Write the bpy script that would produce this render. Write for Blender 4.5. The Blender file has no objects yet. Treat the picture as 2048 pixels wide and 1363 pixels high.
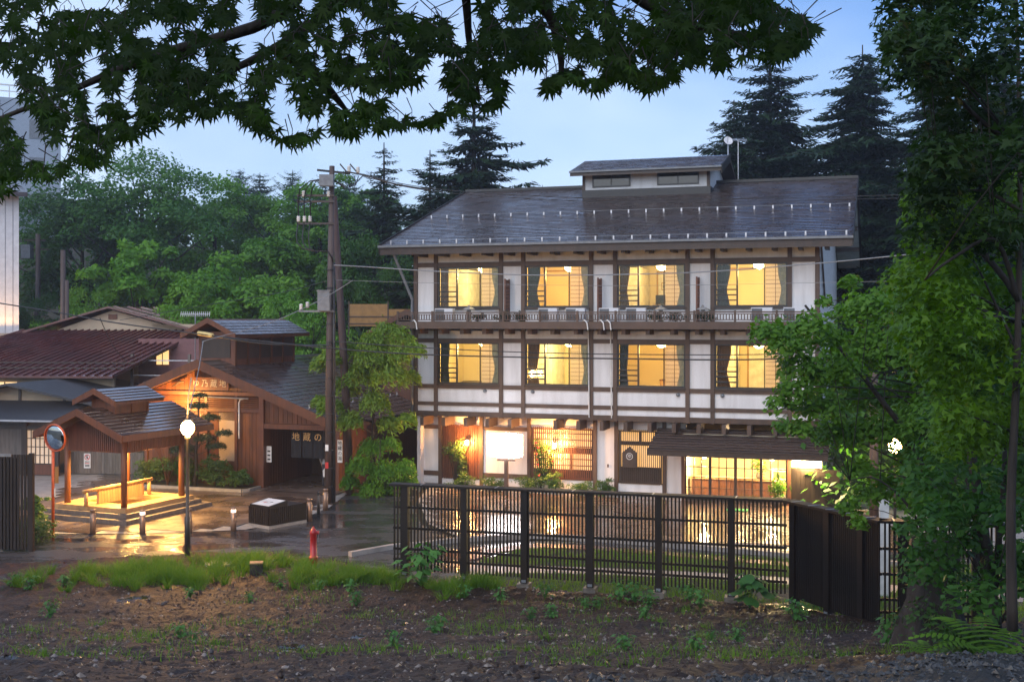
import bpy, math, random
import numpy as np
from mathutils import Vector, Matrix
R = math.radians
random.seed(7); rng = np.random.default_rng(11)
S = bpy.context.scene
COL = S.collection
# ------------------------------------------------------------------ camera
FPX, EYE = 2290.0, 6.5            # focal length in photo pixels, eye height over the plaza
cam = bpy.data.cameras.new('camera'); cam_o = bpy.data.objects.new('camera', cam); COL.objects.link(cam_o)
cam.sensor_width = 36; cam.lens = FPX / 2048 * 36; cam.shift_y = -41.5 / 2048
cam.clip_start = .05; cam.clip_end = 3000
cam_o.location = (0, 0, EYE); cam_o.rotation_euler = (R(90), 0, 0)
S.camera = cam_o
# ------------------------------------------------------------------ sky and light
SUN_EL, SUN_AZ = R(33), R(205)     # azimuth the light comes from (0 = +Y, clockwise)
w = bpy.data.worlds.new('World'); S.world = w; w.use_nodes = True
nt = w.node_tree; nt.nodes.clear()
out = nt.nodes.new('ShaderNodeOutputWorld'); bg = nt.nodes.new('ShaderNodeBackground')
sky = nt.nodes.new('ShaderNodeTexSky'); sky.sky_type = 'NISHITA'; sky.sun_disc = False
sky.sun_elevation = SUN_EL; sky.sun_rotation = SUN_AZ; sky.air_density = 1.5; sky.dust_density = 0.3; sky.ozone_density = 4.0
tc = nt.nodes.new('ShaderNodeTexCoord'); mp = nt.nodes.new('ShaderNodeMapping'); mp.inputs['Scale'].default_value = (1, 1, 2.2); mp.inputs['Location'].default_value = (.35, 0, .1)
nz = nt.nodes.new('ShaderNodeTexNoise'); nz.inputs['Scale'].default_value = 1.9; nz.inputs['Detail'].default_value = 4; nz.inputs['Roughness'].default_value = .5
rp = nt.nodes.new('ShaderNodeValToRGB'); rp.color_ramp.elements[0].position = .36; rp.color_ramp.elements[1].position = .64
rp.color_ramp.elements[0].color = (.0, .0, .0, 1); rp.color_ramp.elements[1].color = (.9, .9, .9, 1)
mx = nt.nodes.new('ShaderNodeMix'); mx.data_type = 'RGBA'; mx.inputs['B'].default_value = (5.4, 6.7, 8.9, 1)
L_ = nt.links.new
L_(tc.outputs['Generated'], mp.inputs['Vector']); L_(mp.outputs[0], nz.inputs['Vector']); L_(nz.outputs['Fac'], rp.inputs['Fac'])
L_(rp.outputs['Color'], mx.inputs['Factor']); L_(sky.outputs['Color'], mx.inputs['A']); tn = nt.nodes.new('ShaderNodeMix'); tn.data_type = 'RGBA'; tn.blend_type = 'MULTIPLY'; tn.inputs['Factor'].default_value = 1; tn.inputs['B'].default_value = (.52, .64, .95, 1)
L_(sky.outputs['Color'], tn.inputs['A']); L_(tn.outputs['Result'], mx.inputs['A']); L_(mx.outputs['Result'], bg.inputs['Color'])
bg.inputs['Strength'].default_value = .12
L_(bg.outputs[0], out.inputs['Surface'])
sun = bpy.data.lights.new('sun', 'SUN'); sun.energy = 1.5; sun.angle = R(60); sun.color = (1, .94, .85)
so = bpy.data.objects.new('sun', sun); COL.objects.link(so)
d = Vector((math.sin(SUN_AZ) * math.cos(SUN_EL), math.cos(SUN_AZ) * math.cos(SUN_EL), math.sin(SUN_EL)))
so.rotation_euler = d.to_track_quat('Z', 'Y').to_euler(); so.location = (0, 0, 60)
S.view_settings.view_transform = 'Standard'; S.view_settings.look = 'None'; S.view_settings.gamma = 1
S.view_settings.exposure = 0.38
S.render.engine = 'CYCLES'
cy = S.cycles; cy.use_denoising = True; cy.max_bounces = 6; cy.diffuse_bounces = 3; cy.glossy_bounces = 3
cy.transmission_bounces = 4; cy.transparent_max_bounces = 24; cy.volume_bounces = 0; cy.sample_clamp_indirect = 4; cy.use_light_tree = True
cy.caustics_reflective = False; cy.caustics_refractive = False
try: cy.denoiser = 'OPENIMAGEDENOISE'
except Exception: pass

# ------------------------------------------------------------------ helpers
def at(u, v, Y):                  # point seen at photo pixel (u, v) that stands Y metres away
    return Vector(((u - 1024) / FPX * Y, Y, EYE + (640 - v) / FPX * Y))
def gr(u, v, z=0.0):              # ground point of height z at photo pixel
    return at(u, v, (EYE - z) * FPX / (v - 640))
def obj(name, me, mat=None, parent=None):
    o = bpy.data.objects.new(name, me); COL.objects.link(o)
    if mat is not None and len(me.materials) == 0: me.materials.append(mat)
    if parent is not None: o.parent = parent
    return o
def tag(o, label=None, cat=None, group=None, kind=None):
    if label: o['label'] = label
    if cat: o['category'] = cat
    if group: o['group'] = group
    if kind: o['kind'] = kind
    return o
def thing(name, label, cat, loc=(0, 0, 0), rz=0, group=None):
    o = bpy.data.objects.new(name, None); COL.objects.link(o); o.empty_display_size = .2
    o.location = loc; o.rotation_euler = (0, 0, rz)
    return tag(o, label, cat, group)
def dup(o, loc=None, rz=None, label=None, group=None, parent=None, scale=None):
    c = o.copy(); COL.objects.link(c); c.parent = parent
    if loc is not None: c.location = loc
    if rz is not None: c.rotation_euler = (o.rotation_euler.x, o.rotation_euler.y, rz)
    if scale is not None: c.scale = scale if hasattr(scale, '__len__') else (scale,) * 3
    if label: c['label'] = label
    if group: c['group'] = group
    for ch in [k for k in o.children]: dup(ch, parent=c)
    return c
class MB:
    def __init__(s): s.v = []; s.f = []
    def add(s, vs, fs):
        n = len(s.v); s.v += [tuple(p) for p in vs]; s.f += [tuple(i + n for i in f) for f in fs]; return s
    def box(s, x0, x1, y0, y1, z0, z1):
        return s.add([(x0,y0,z0),(x1,y0,z0),(x1,y1,z0),(x0,y1,z0),(x0,y0,z1),(x1,y0,z1),(x1,y1,z1),(x0,y1,z1)],
                     [(0,3,2,1),(4,5,6,7),(0,1,5,4),(1,2,6,5),(2,3,7,6),(3,0,4,7)])
    def bar(s, a, b, w, h, up=(0, 0, 1)):       # box from a to b, w sideways, h along up
        a, b, up = Vector(a), Vector(b), Vector(up); d = (b - a).normalized(); x = d.cross(up).normalized(); u = x.cross(d)
        x *= w / 2; u *= h / 2
        return s.add([a-x-u, a+x-u, a+x+u, a-x+u, b-x-u, b+x-u, b+x+u, b-x+u], [(0,1,2,3),(7,6,5,4),(0,4,5,1),(1,5,6,2),(2,6,7,3),(3,7,4,0)])
    def prism(s, pts, vec):
        n = len(pts); vec = Vector(vec); P = [Vector(p) for p in pts]
        return s.add(P + [p + vec for p in P], [tuple(range(n))[::-1], tuple(range(n, 2 * n))] + [(i, (i+1) % n, n + (i+1) % n, n + i) for i in range(n)])
    def poly(s, pts): return s.add(pts, [tuple(range(len(pts)))])
    def tube(s, pts, r, n=6):
        P = [Vector(p) for p in pts]; m = len(P); rs = r if hasattr(r, '__len__') else [r] * m
        vs = []; ref = Vector((.31, .2, .93))
        for i, p in enumerate(P):
            d = (P[min(i+1, m-1)] - P[max(i-1, 0)])
            d = d.normalized() if d.length > 1e-9 else Vector((0, 0, 1))
            rr = ref if abs(d.dot(ref)) < .9 else Vector((1, 0, 0))
            x = d.cross(rr).normalized(); y = d.cross(x)
            vs += [p + (x * math.cos(2*math.pi*k/n) + y * math.sin(2*math.pi*k/n)) * rs[i] for k in range(n)]
        fs = [(i*n+k, i*n+(k+1) % n, (i+1)*n+(k+1) % n, (i+1)*n+k) for i in range(m-1) for k in range(n)]
        fs += [tuple(range(n))[::-1], tuple(range((m-1)*n, m*n))]
        return s.add(vs, fs)
    def lathe(s, prof, n=16, c=(0, 0, 0), caps=True):
        vs = [(c[0] + r*math.cos(2*math.pi*k/n), c[1] + r*math.sin(2*math.pi*k/n), c[2] + z) for r, z in prof for k in range(n)]
        m = len(prof)
        fs = [(i*n+k, i*n+(k+1) % n, (i+1)*n+(k+1) % n, (i+1)*n+k) for i in range(m-1) for k in range(n)]
        if caps: fs += [tuple(range(n))[::-1], tuple(range((m-1)*n, m*n))]
        return s.add(vs, fs)
    def mesh(s, name):
        me = bpy.data.meshes.new(name); me.from_pydata(s.v, [], s.f); me.update(); return me
    def build(s, name, mat, parent=None, smooth=False, kind=None):
        me = s.mesh(name)
        if smooth: me.shade_smooth()
        o = obj(name, me, mat, parent)
        if kind: o['kind'] = kind
        return o
def bx(name, mat, parent, *b): return MB().box(*b).build(name, mat, parent)
def solid(name, mb, mat, label, cat, group=None, smooth=False): return tag(mb.build(name, mat, None, smooth), label, cat, group)
def tri_join(name, mat, parent, vs, k, kind='stuff', smooth=False):   # numpy (n*k,3) -> n polygons of k corners
    n = len(vs) // k
    me = bpy.data.meshes.new(name); me.vertices.add(n*k); me.loops.add(n*k); me.polygons.add(n)
    me.vertices.foreach_set('co', np.ascontiguousarray(vs, dtype=np.float32).ravel())
    me.loops.foreach_set('vertex_index', np.arange(n*k, dtype=np.int32))
    me.polygons.foreach_set('loop_start', np.arange(0, n*k, k, dtype=np.int32))
    me.polygons.foreach_set('loop_total', np.full(n, k, dtype=np.int32))
    me.update(calc_edges=True)
    o = obj(name, me, mat, parent)
    if kind: o['kind'] = kind
    return o
def pieces(name, mat, parent, mesh_variants, mats4, limit=300):     # alike pieces: the first `limit` as parts, the rest joined
    for m in mesh_variants:
        if not m.materials: m.materials.append(mat)
    for i, M4 in enumerate(mats4[:limit]):
        o = bpy.data.objects.new(name, mesh_variants[i % len(mesh_variants)]); COL.objects.link(o); o.parent = parent; o.matrix_local = M4
    if len(mats4) > limit:
        mb = MB()
        for i, M4 in enumerate(mats4[limit:]):
            me = mesh_variants[i % len(mesh_variants)]
            mb.add([M4 @ v.co for v in me.vertices], [tuple(p.vertices) for p in me.polygons])
        mb.build(name, mat, parent, kind='stuff')
def text(name, body, size, mat, parent, M4, depth=.004):
    c = bpy.data.curves.new(name, 'FONT'); c.body = body; c.size = size; c.extrude = depth; c.align_x = 'CENTER'; c.align_y = 'CENTER'
    t = bpy.data.objects.new(name, c); COL.objects.link(t)
    bpy.context.view_layer.update()
    me = bpy.data.meshes.new_from_object(t); bpy.data.objects.remove(t)
    o = obj(name, me, None, parent); me.materials.clear(); me.materials.append(mat); o.matrix_local = M4
    return o
FRONT = Matrix.Rotation(R(90), 4, 'X')        # text facing -Y
def lamp(name, parent, loc, power, col=(1, .6, .26), r=.05):
    l = bpy.data.lights.new(name, 'POINT'); l.energy = power * 1.6; l.color = col; l.shadow_soft_size = r
    o = bpy.data.objects.new(name, l); COL.objects.link(o); o.parent = parent; o.location = loc
    return o
# ------------------------------------------------------------------ materials
def nd(nt, t, **kw):
    n = nt.nodes.new(t)
    for k, v in kw.items():
        if k in n.inputs: n.inputs[k].default_value = v
        else: setattr(n, k, v)
    return n
def pm(name, c1, c2=None, rough=.6, rough2=None, scale=4, stretch=(1, 1, 1), bump=0, bscale=None, metal=0, rand=0, coat=0, detail=5, spec=.5, dist=.02, ramp=(.35, .68)):
    m = bpy.data.materials.new(name); m.use_nodes = True; nt = m.node_tree; b = nt.nodes['Principled BSDF']; L = nt.links.new
    b.inputs['Roughness'].default_value = rough; b.inputs['Metallic'].default_value = metal; b.inputs['Specular IOR Level'].default_value = spec
    b.inputs['Coat Weight'].default_value = coat; b.inputs['Coat Roughness'].default_value = .2
    c2 = c2 or tuple(x * .75 for x in c1)
    tc = nd(nt, 'ShaderNodeTexCoord'); mp = nd(nt, 'ShaderNodeMapping'); mp.inputs['Scale'].default_value = stretch
    L(tc.outputs['Object'], mp.inputs['Vector'])
    n = nd(nt, 'ShaderNodeTexNoise', Scale=scale, Detail=detail); L(mp.outputs[0], n.inputs['Vector'])
    r = nd(nt, 'ShaderNodeValToRGB'); e = r.color_ramp.elements
    e[0].position, e[1].position = ramp; e[0].color = (*c1, 1); e[1].color = (*c2, 1)
    L(n.outputs['Fac'], r.inputs['Fac']); col = r.outputs['Color']
    if rand:
        oi = nd(nt, 'ShaderNodeObjectInfo'); mr = nd(nt, 'ShaderNodeMapRange'); mr.inputs['To Min'].default_value = 1 - rand; mr.inputs['To Max'].default_value = 1 + rand
        L(oi.outputs['Random'], mr.inputs['Value']); h = nd(nt, 'ShaderNodeHueSaturation'); L(mr.outputs[0], h.inputs['Value']); L(col, h.inputs['Color']); col = h.outputs['Color']
    L(col, b.inputs['Base Color'])
    if rough2 is not None:
        n3 = nd(nt, 'ShaderNodeTexNoise', Scale=scale * .35, Detail=4); L(mp.outputs[0], n3.inputs['Vector'])
        mr = nd(nt, 'ShaderNodeMapRange'); mr.inputs['From Min'].default_value = .38; mr.inputs['From Max'].default_value = .62
        mr.inputs['To Min'].default_value = rough; mr.inputs['To Max'].default_value = rough2
        L(n3.outputs['Fac'], mr.inputs['Value']); L(mr.outputs[0], b.inputs['Roughness'])
    if bump:
        n2 = nd(nt, 'ShaderNodeTexNoise', Scale=bscale or scale * 4, Detail=4); L(mp.outputs[0], n2.inputs['Vector'])
        bp = nd(nt, 'ShaderNodeBump', Strength=bump, Distance=dist); L(n2.outputs['Fac'], bp.inputs['Height']); L(bp.outputs[0], b.inputs['Normal'])
    return m
def em(name, col, strength, base=(.8, .8, .8)):
    m = bpy.data.materials.new(name); m.use_nodes = True; b = m.node_tree.nodes['Principled BSDF']
    b.inputs['Base Color'].default_value = (*base, 1); b.inputs['Emission Color'].default_value = (*col, 1); b.inputs['Emission Strength'].default_value = strength
    return m
def leafm(name, c1, c2, trans=.35, rough=.45, rand=.18, scale=.35):
    m = pm(name, c1, c2, rough=rough, scale=scale, rand=rand, detail=3, spec=.22)
    nt = m.node_tree; b = nt.nodes['Principled BSDF']; o = nt.nodes['Material Output']; L = nt.links.new
    src = b.inputs['Base Color'].links[0].from_socket
    t = nd(nt, 'ShaderNodeBsdfTranslucent'); hs = nd(nt, 'ShaderNodeHueSaturation', Value=1.5, Saturation=1.15); L(src, hs.inputs['Color']); L(hs.outputs[0], t.inputs['Color'])
    mx = nd(nt, 'ShaderNodeMixShader', Fac=trans); L(b.outputs[0], mx.inputs[1]); L(t.outputs[0], mx.inputs[2]); L(mx.outputs[0], o.inputs['Surface'])
    return m
def glassm(name, tint=(.9, .95, .95), refl=.10):
    m = bpy.data.materials.new(name); m.use_nodes = True; nt = m.node_tree; nt.nodes.clear(); L = nt.links.new
    o = nd(nt, 'ShaderNodeOutputMaterial'); g = nd(nt, 'ShaderNodeBsdfGlossy', Roughness=.03); t = nd(nt, 'ShaderNodeBsdfTransparent'); t.inputs['Color'].default_value = (*tint, 1)
    f = nd(nt, 'ShaderNodeFresnel', IOR=1.45); mx = nd(nt, 'ShaderNodeMixShader'); L(f.outputs[0], mx.inputs['Fac']); L(t.outputs[0], mx.inputs[1]); L(g.outputs[0], mx.inputs[2]); L(mx.outputs[0], o.inputs['Surface'])
    return m
def paperm(name, col=(.85, .8, .7)):
    m = bpy.data.materials.new(name); m.use_nodes = True; nt = m.node_tree; b = nt.nodes['Principled BSDF']; L = nt.links.new; o = nt.nodes['Material Output']
    b.inputs['Base Color'].default_value = (*col, 1); b.inputs['Roughness'].default_value = .9
    t = nd(nt, 'ShaderNodeBsdfTranslucent'); t.inputs['Color'].default_value = (*col, 1)
    mx = nd(nt, 'ShaderNodeMixShader', Fac=.6); L(b.outputs[0], mx.inputs[1]); L(t.outputs[0], mx.inputs[2]); L(mx.outputs[0], o.inputs['Surface'])
    return m
M = dict(
 plaster=pm('plaster', (.74, .74, .75), (.56, .55, .55), rough=.85, scale=2.2, stretch=(1.6, 1.6, .22), ramp=(.4, .85), bump=.1, bscale=30, dist=.004),
 cream=pm('cream_plaster', (.5, .40, .29), (.4, .32, .23), rough=.85, scale=1.5, bump=.1, bscale=30, dist=.004),
 timber=pm('brown_timber', (.105, .063, .043), (.068, .042, .029), rough=.55, scale=3, stretch=(1, 1, .4), bump=.2, bscale=25, rand=.12, dist=.005),
 darkwood=pm('dark_wood', (.055, .034, .024), (.035, .022, .017), rough=.42, scale=5, stretch=(1, 1, .3), bump=.2, bscale=30, rand=.15, dist=.004),
 blackwood=pm('black_stained_wood', (.019, .012, .008), (.011, .007, .005), spec=.3, rough=.5, scale=6, stretch=(1, 1, .25), bump=.25, bscale=30, rand=.2, dist=.004),
 redwood=pm('red_brown_wood', (.15, .052, .026), (.095, .034, .018), rough=.5, scale=4, stretch=(3, 3, .3), bump=.2, bscale=30, rand=.15, dist=.004),
 cedar=pm('cedar_boards', (.135, .043, .014), (.082, .028, .0105), rough=.5, scale=3, stretch=(3, 3, .25), bump=.2, bscale=22, rand=.2, dist=.004),
 honey=pm('honey_wood', (.46, .29, .13), (.34, .2, .085), rough=.45, scale=4, stretch=(2, 2, .4), bump=.15, bscale=22, rand=.12, dist=.004),
 greywood=pm('weathered_wood', (.16, .13, .11), (.10, .08, .068), rough=.6, scale=5, stretch=(2, 2, .3), bump=.3, bscale=25, rand=.22, dist=.005),
 shingle=pm('wet_shingle', (.062, .040, .036), (.03, .021, .02), rough=.16, rough2=.42, scale=3, bump=.25, bscale=40, rand=.35, dist=.004, coat=.55),
 shingled=pm('roof_shingle', (.075, .052, .055), (.03, .023, .026), rough=.15, rough2=.5, scale=1.7, bump=.4, bscale=14, dist=.01, detail=8),
 bathroof=pm('brown_roof_shingle', (.085, .052, .042), (.045, .03, .026), rough=.2, rough2=.5, scale=2, bump=.3, bscale=18, dist=.008, rand=.25, coat=.35),
 redroof=pm('red_sheet_roof', (.13, .035, .032), (.08, .026, .025), rough=.12, rough2=.45, scale=1.2, bump=.12, bscale=5, dist=.02, coat=.9),
 slate=pm('slate_roof', (.04, .04, .046), (.024, .024, .028), rough=.45, scale=6, bump=.5, bscale=30, dist=.01),
 metal=pm('galvanised_metal', (.5, .5, .53), (.38, .38, .41), rough=.35, metal=.7, scale=8),
 whitemetal=pm('white_metal', (.7, .7, .72), (.6, .6, .62), rough=.4, scale=3),
 greymetal=pm('grey_metal', (.2, .215, .23), (.14, .15, .165), rough=.45, scale=6, bump=.05),
 blackmetal=pm('black_metal', (.02, .02, .022), (.03, .028, .027), rough=.4, scale=8),
 rubber=pm('black_cable', (.012, .012, .013), (.02, .02, .02), rough=.45),
 greycable=pm('grey_cable', (.25, .26, .27), (.18, .19, .2), rough=.5),
 concrete=pm('concrete', (.33, .31, .29), (.22, .21, .2), rough=.6, scale=3, bump=.3, bscale=40, dist=.004),
 concpole=pm('utility_pole', (.095, .065, .055), (.06, .042, .036), rough=.6, scale=3, stretch=(3, 3, .3), bump=.2, bscale=30),
 woodpole=pm('wooden_pole', (.085, .045, .037), (.052, .03, .025), rough=.65, scale=3, stretch=(4, 4, .25), bump=.3, bscale=30),
 porcelain=pm('porcelain', (.75, .74, .7), rough=.2),
 hydred=pm('hydrant_red', (.42, .016, .018), (.3, .012, .014), rough=.35, scale=6, bump=.1),
 orange=pm('orange_paint', (.62, .12, .03), (.42, .075, .02), rough=.4, scale=10),
 mirror=pm('mirror_glass', (.75, .78, .8), rough=.03, metal=1),
 stone=pm('stone', (.14, .12, .1), (.07, .06, .05), rough=.5, scale=5, bump=.4, bscale=15, rand=.4),
 asphalt=None,
 wall_in=pm('room_wall', (.78, .68, .48), (.72, .62, .43), rough=.9, scale=1),
 tatami=pm('tatami', (.45, .38, .2), rough=.8),
 curtain=leafm('grey_green_curtain', (.40, .43, .38), (.28, .31, .28), trans=.3, rough=.9, rand=.1, scale=6),
 curtaind=pm('dark_curtain', (.09, .09, .08), (.05, .05, .045), rough=.9, scale=8, stretch=(4, 4, .3)),
 curtainw=pm('brown_curtain', (.22, .10, .05), (.13, .06, .03), rough=.9, scale=8, stretch=(4, 4, .3)),
 glass=glassm('window_glass'), paper=paperm('shoji_paper', (.88, .8, .72)), faded=pm('faded_white', (.5, .44, .36), rough=.7),
 darkglass=pm('dark_window', (.02, .025, .03), rough=.06),
 white=pm('white_paint', (.78, .77, .74), rough=.5), blackpaint=pm('black_paint', (.015, .015, .015), rough=.5),
 redpaint=pm('red_paint', (.6, .03, .03), rough=.5), gold=pm('gold_lettering', (.8, .5, .2), rough=.5),
 fabric=pm('dark_indigo_cloth', (.012, .012, .016), rough=.85), steel=pm('steel', (.4, .39, .38), (.3, .29, .28), rough=.3, metal=.8),
 copper=pm('bollard_bronze', (.30, .2, .14), (.22, .15, .11), rough=.35, metal=.5, scale=5),
 tan=pm('tan_panel', (.32, .17, .05), rough=.6), yellow=pm('yellow_cover', (.75, .55, .2), rough=.5),
 bulb=em('warm_bulb', (1, .62, .28), 45), bulb_in=em('room_bulb', (1, .74, .36), 16), globe=em('street_globe', (1, .6, .2), 50),
 signlit=em('lit_sign', (.92, .84, .84), 30), barklight=em('light_panel', (1, .78, .38), 14), winlit=em('lit_window', (1, .62, .22), 1.0),
 bolllit=em('bollard_lens', (1, .72, .5), 3),
 bark=pm('bark', (.045, .034, .027), (.02, .015, .012), rough=.8, scale=4, stretch=(2, 2, .4), bump=.8, bscale=10, dist=.03),
)
# ------------------------------------------------------------------ wet ground materials
def wetm(name, c1, c2, scale, pud=(.42, .58), r0=.05, r1=.42, bump=.5, bscale=60, dist=.01, pscale=.35, stretch=(1, 1, 1), rand=0, dark=.55, spec=.5):
    m = bpy.data.materials.new(name); m.use_nodes = True; nt = m.node_tree; b = nt.nodes['Principled BSDF']; L = nt.links.new; b.inputs['IOR'].default_value = 1.55; b.inputs['Specular IOR Level'].default_value = spec
    ge = nd(nt, 'ShaderNodeNewGeometry'); mp = nd(nt, 'ShaderNodeMapping'); mp.inputs['Scale'].default_value = stretch; L(ge.outputs['Position'], mp.inputs['Vector'])
    n = nd(nt, 'ShaderNodeTexNoise', Scale=scale, Detail=8, Roughness=.65); L(mp.outputs[0], n.inputs['Vector'])
    r = nd(nt, 'ShaderNodeValToRGB'); e = r.color_ramp.elements; e[0].position = .36; e[1].position = .66; e[0].color = (*c1, 1); e[1].color = (*c2, 1); L(n.outputs['Fac'], r.inputs['Fac'])
    p = nd(nt, 'ShaderNodeTexNoise', Scale=pscale, Detail=5, Roughness=.6); L(mp.outputs[0], p.inputs['Vector'])
    mr = nd(nt, 'ShaderNodeMapRange'); mr.inputs['From Min'].default_value, mr.inputs['From Max'].default_value = pud; L(p.outputs['Fac'], mr.inputs['Value'])   # 0 dry .. 1 puddle
    rr = nd(nt, 'ShaderNodeMapRange'); rr.inputs['To Min'].default_value = r1; rr.inputs['To Max'].default_value = r0; L(mr.outputs[0], rr.inputs['Value']); L(rr.outputs[0], b.inputs['Roughness'])
    hv = nd(nt, 'ShaderNodeMapRange'); hv.inputs['To Min'].default_value = 1; hv.inputs['To Max'].default_value = dark; L(mr.outputs[0], hv.inputs['Value'])
    h = nd(nt, 'ShaderNodeHueSaturation'); L(r.outputs['Color'], h.inputs['Color']); L(hv.outputs[0], h.inputs['Value']); col = h.outputs['Color']
    if rand:
        oi = nd(nt, 'ShaderNodeObjectInfo'); m3 = nd(nt, 'ShaderNodeMapRange'); m3.inputs['To Min'].default_value = 1 - rand; m3.inputs['To Max'].default_value = 1 + rand
        L(oi.outputs['Random'], m3.inputs['Value']); h2 = nd(nt, 'ShaderNodeHueSaturation'); L(col, h2.inputs['Color']); L(m3.outputs[0], h2.inputs['Value']); col = h2.outputs['Color']
    L(col, b.inputs['Base Color'])
    n2 = nd(nt, 'ShaderNodeTexNoise', Scale=bscale, Detail=4); L(mp.outputs[0], n2.inputs['Vector'])
    bs = nd(nt, 'ShaderNodeMapRange'); bs.inputs['To Min'].default_value = bump; bs.inputs['To Max'].default_value = bump * .08; L(mr.outputs[0], bs.inputs['Value'])
    bp = nd(nt, 'ShaderNodeBump', Distance=dist); L(n2.outputs['Fac'], bp.inputs['Height']); L(bs.outputs[0], bp.inputs['Strength']); L(bp.outputs[0], b.inputs['Normal'])
    return m
M['asphalt'] = wetm('wet_asphalt', (.042, .042, .046), (.075, .075, .08), 9, pud=(.44, .6), r0=.05, r1=.34, bump=.45, bscale=45, pscale=.45, stretch=(1, 2.2, 1))
M['paving'] = wetm('wet_paving', (.095, .066, .054), (.145, .108, .09), 2.5, pud=(.42, .62), r0=.1, r1=.45, bump=.3, bscale=35, pscale=.5, rand=.15)
M['brickpave'] = wetm('wet_brick_paving', (.16, .095, .065), (.24, .15, .105), 3, pud=(.4, .62), r0=.09, r1=.28, bump=.5, bscale=22, dist=.015, pscale=.4, rand=.2)
M['brickedge'] = wetm('red_brick_edging', (.22, .09, .07), (.3, .14, .11), 6, r0=.25, r1=.5, bump=.3, rand=.2)
M['dirt'] = wetm('wet_dirt', (.012, .0055, .0025), (.05, .024, .0115), 4.5, pud=(.6, .67), r0=.08, r1=.62, bump=1.0, bscale=16, dist=.05, pscale=.55, stretch=(1, .6, 1), dark=.7, spec=.25)
M['gravel'] = wetm('dark_gravel', (.022, .02, .019), (.05, .046, .043), 14, pud=(.8, .9), r1=.6, bump=1, bscale=25, dist=.04, spec=.25)
M['pathgravel'] = wetm('pale_gravel', (.3, .24, .2), (.45, .37, .31), 14, pud=(.5, .7), r0=.2, r1=.5, bump=1, bscale=40, dist=.02)
M['soil'] = pm('forest_floor', (.035, .04, .02), (.05, .035, .022), rough=.9, scale=1.5, bump=.8, bscale=5, dist=.1)
M['grass'] = leafm('grass_blades', (.07, .16, .012), (.12, .22, .022), trans=.3, rough=.5, scale=1.5)
M['lawn'] = leafm('lawn_blades', (.12, .21, .03), (.18, .27, .045), trans=.25, rough=.5, scale=.8)

def vnoise(x, y, seed):
    r = np.random.default_rng(seed); G = r.random((256, 256))
    xi = np.floor(x).astype(int); yi = np.floor(y).astype(int); fx = x - xi; fy = y - yi
    fx = fx*fx*(3-2*fx); fy = fy*fy*(3-2*fy)
    g = lambda a, b: G[a % 256, b % 256]
    return (g(xi, yi)*(1-fx) + g(xi+1, yi)*fx)*(1-fy) + (g(xi, yi+1)*(1-fx) + g(xi+1, yi+1)*fx)*fy - .5
FA, FB, FC, FD = Vector((-2.75, 26.55, 0)), Vector((5.80, 24.15, 0)), Vector((6.98, 21.65, 0)), Vector((12.0, 20.6, 0))   # fence line
def edge_y(x):       # far edge of the dirt bank
    x = np.asarray(x, float)
    road = np.interp(x, [-20, -13, -9, -6, -3.2], [29.2, 29.9, 31.2, 31.3, 29.2])
    fen = np.interp(x, [FA.x, FB.x, FC.x, FD.x, 20], [FA.y, FB.y, FC.y, FD.y, 19]) + 1.3
    return np.where(x < -3.0, road, fen)
def dirt_h(x, y, fine=True):
    x = np.asarray(x, float); y = np.asarray(y, float)
    t = .52 + .244 * 2.0 * np.log1p(np.exp((22 - y) / 2.0)) - .1
    t = t + np.maximum(0, x - 6) * .13 * np.clip((21.5 - y) / 4, 0, 1)
    h = t + .10 * vnoise(x*.55, y*.55, 3) + .07 * vnoise(x*1.6, y*1.6, 4)
    if fine: h = h + .075 * vnoise(x*4.3, y*3.6, 5) + .05 * vnoise(x*11, y*9, 6)
    e = edge_y(x); k = np.clip((e - y) / 1.5, 0, 1); k = k*k*(3-2*k)
    return h * k - .08 * (1 - k)
def grid_sheet(name, xs, ys, hf, mat, kind='structure', smooth=True):
    X, Y = np.meshgrid(xs, ys); Z = hf(X, Y); nx, ny = len(xs), len(ys)
    vs = np.stack([X, Y, Z], -1).reshape(-1, 3)
    i = np.arange(nx*ny).reshape(ny, nx); q = np.stack([i[:-1, :-1], i[:-1, 1:], i[1:, 1:], i[1:, :-1]], -1).reshape(-1, 4)
    me = bpy.data.meshes.new(name); me.vertices.add(len(vs)); me.vertices.foreach_set('co', vs.astype(np.float32).ravel())
    me.loops.add(q.size); me.loops.foreach_set('vertex_index', q.astype(np.int32).ravel()); me.polygons.add(len(q))
    me.polygons.foreach_set('loop_start', np.arange(0, q.size, 4, dtype=np.int32)); me.polygons.foreach_set('loop_total', np.full(len(q), 4, dtype=np.int32))
    me.update(calc_edges=True)
    if smooth: me.shade_smooth()
    o = obj(name, me, mat); o['kind'] = kind; return o
def hill_h(x, y):
    r = np.clip((y - 60) / 60, 0, 1); k = np.interp(x, [-160, -40, -10, 10, 25, 80], [1, 1, .75, .35, .5, .8])
    side = np.clip((x - 15) / 25, 0, 1) * np.clip((y - 20) / 20, 0, 1) * 2.2
    return -.10 + r*r*(3-2*r) * 15 * k + side + .8 * vnoise(x*.08, y*.08, 9) * r
xs = np.concatenate([np.linspace(-900, -120, 14)[:-1], np.linspace(-120, 120, 81), np.linspace(120, 900, 14)[1:]])
ys = np.concatenate([np.linspace(-300, 0, 8)[:-1], np.linspace(0, 160, 81), np.linspace(160, 1500, 16)[1:]])
grid_sheet('ground', xs, ys, hill_h, M['soil'])
dirt = grid_sheet('dirt_slope', np.linspace(-15, 15, 430), np.concatenate([np.linspace(1.5, 8, 50)[:-1], np.linspace(8, 32, 400)]), dirt_h, M['dirt'])
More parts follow.
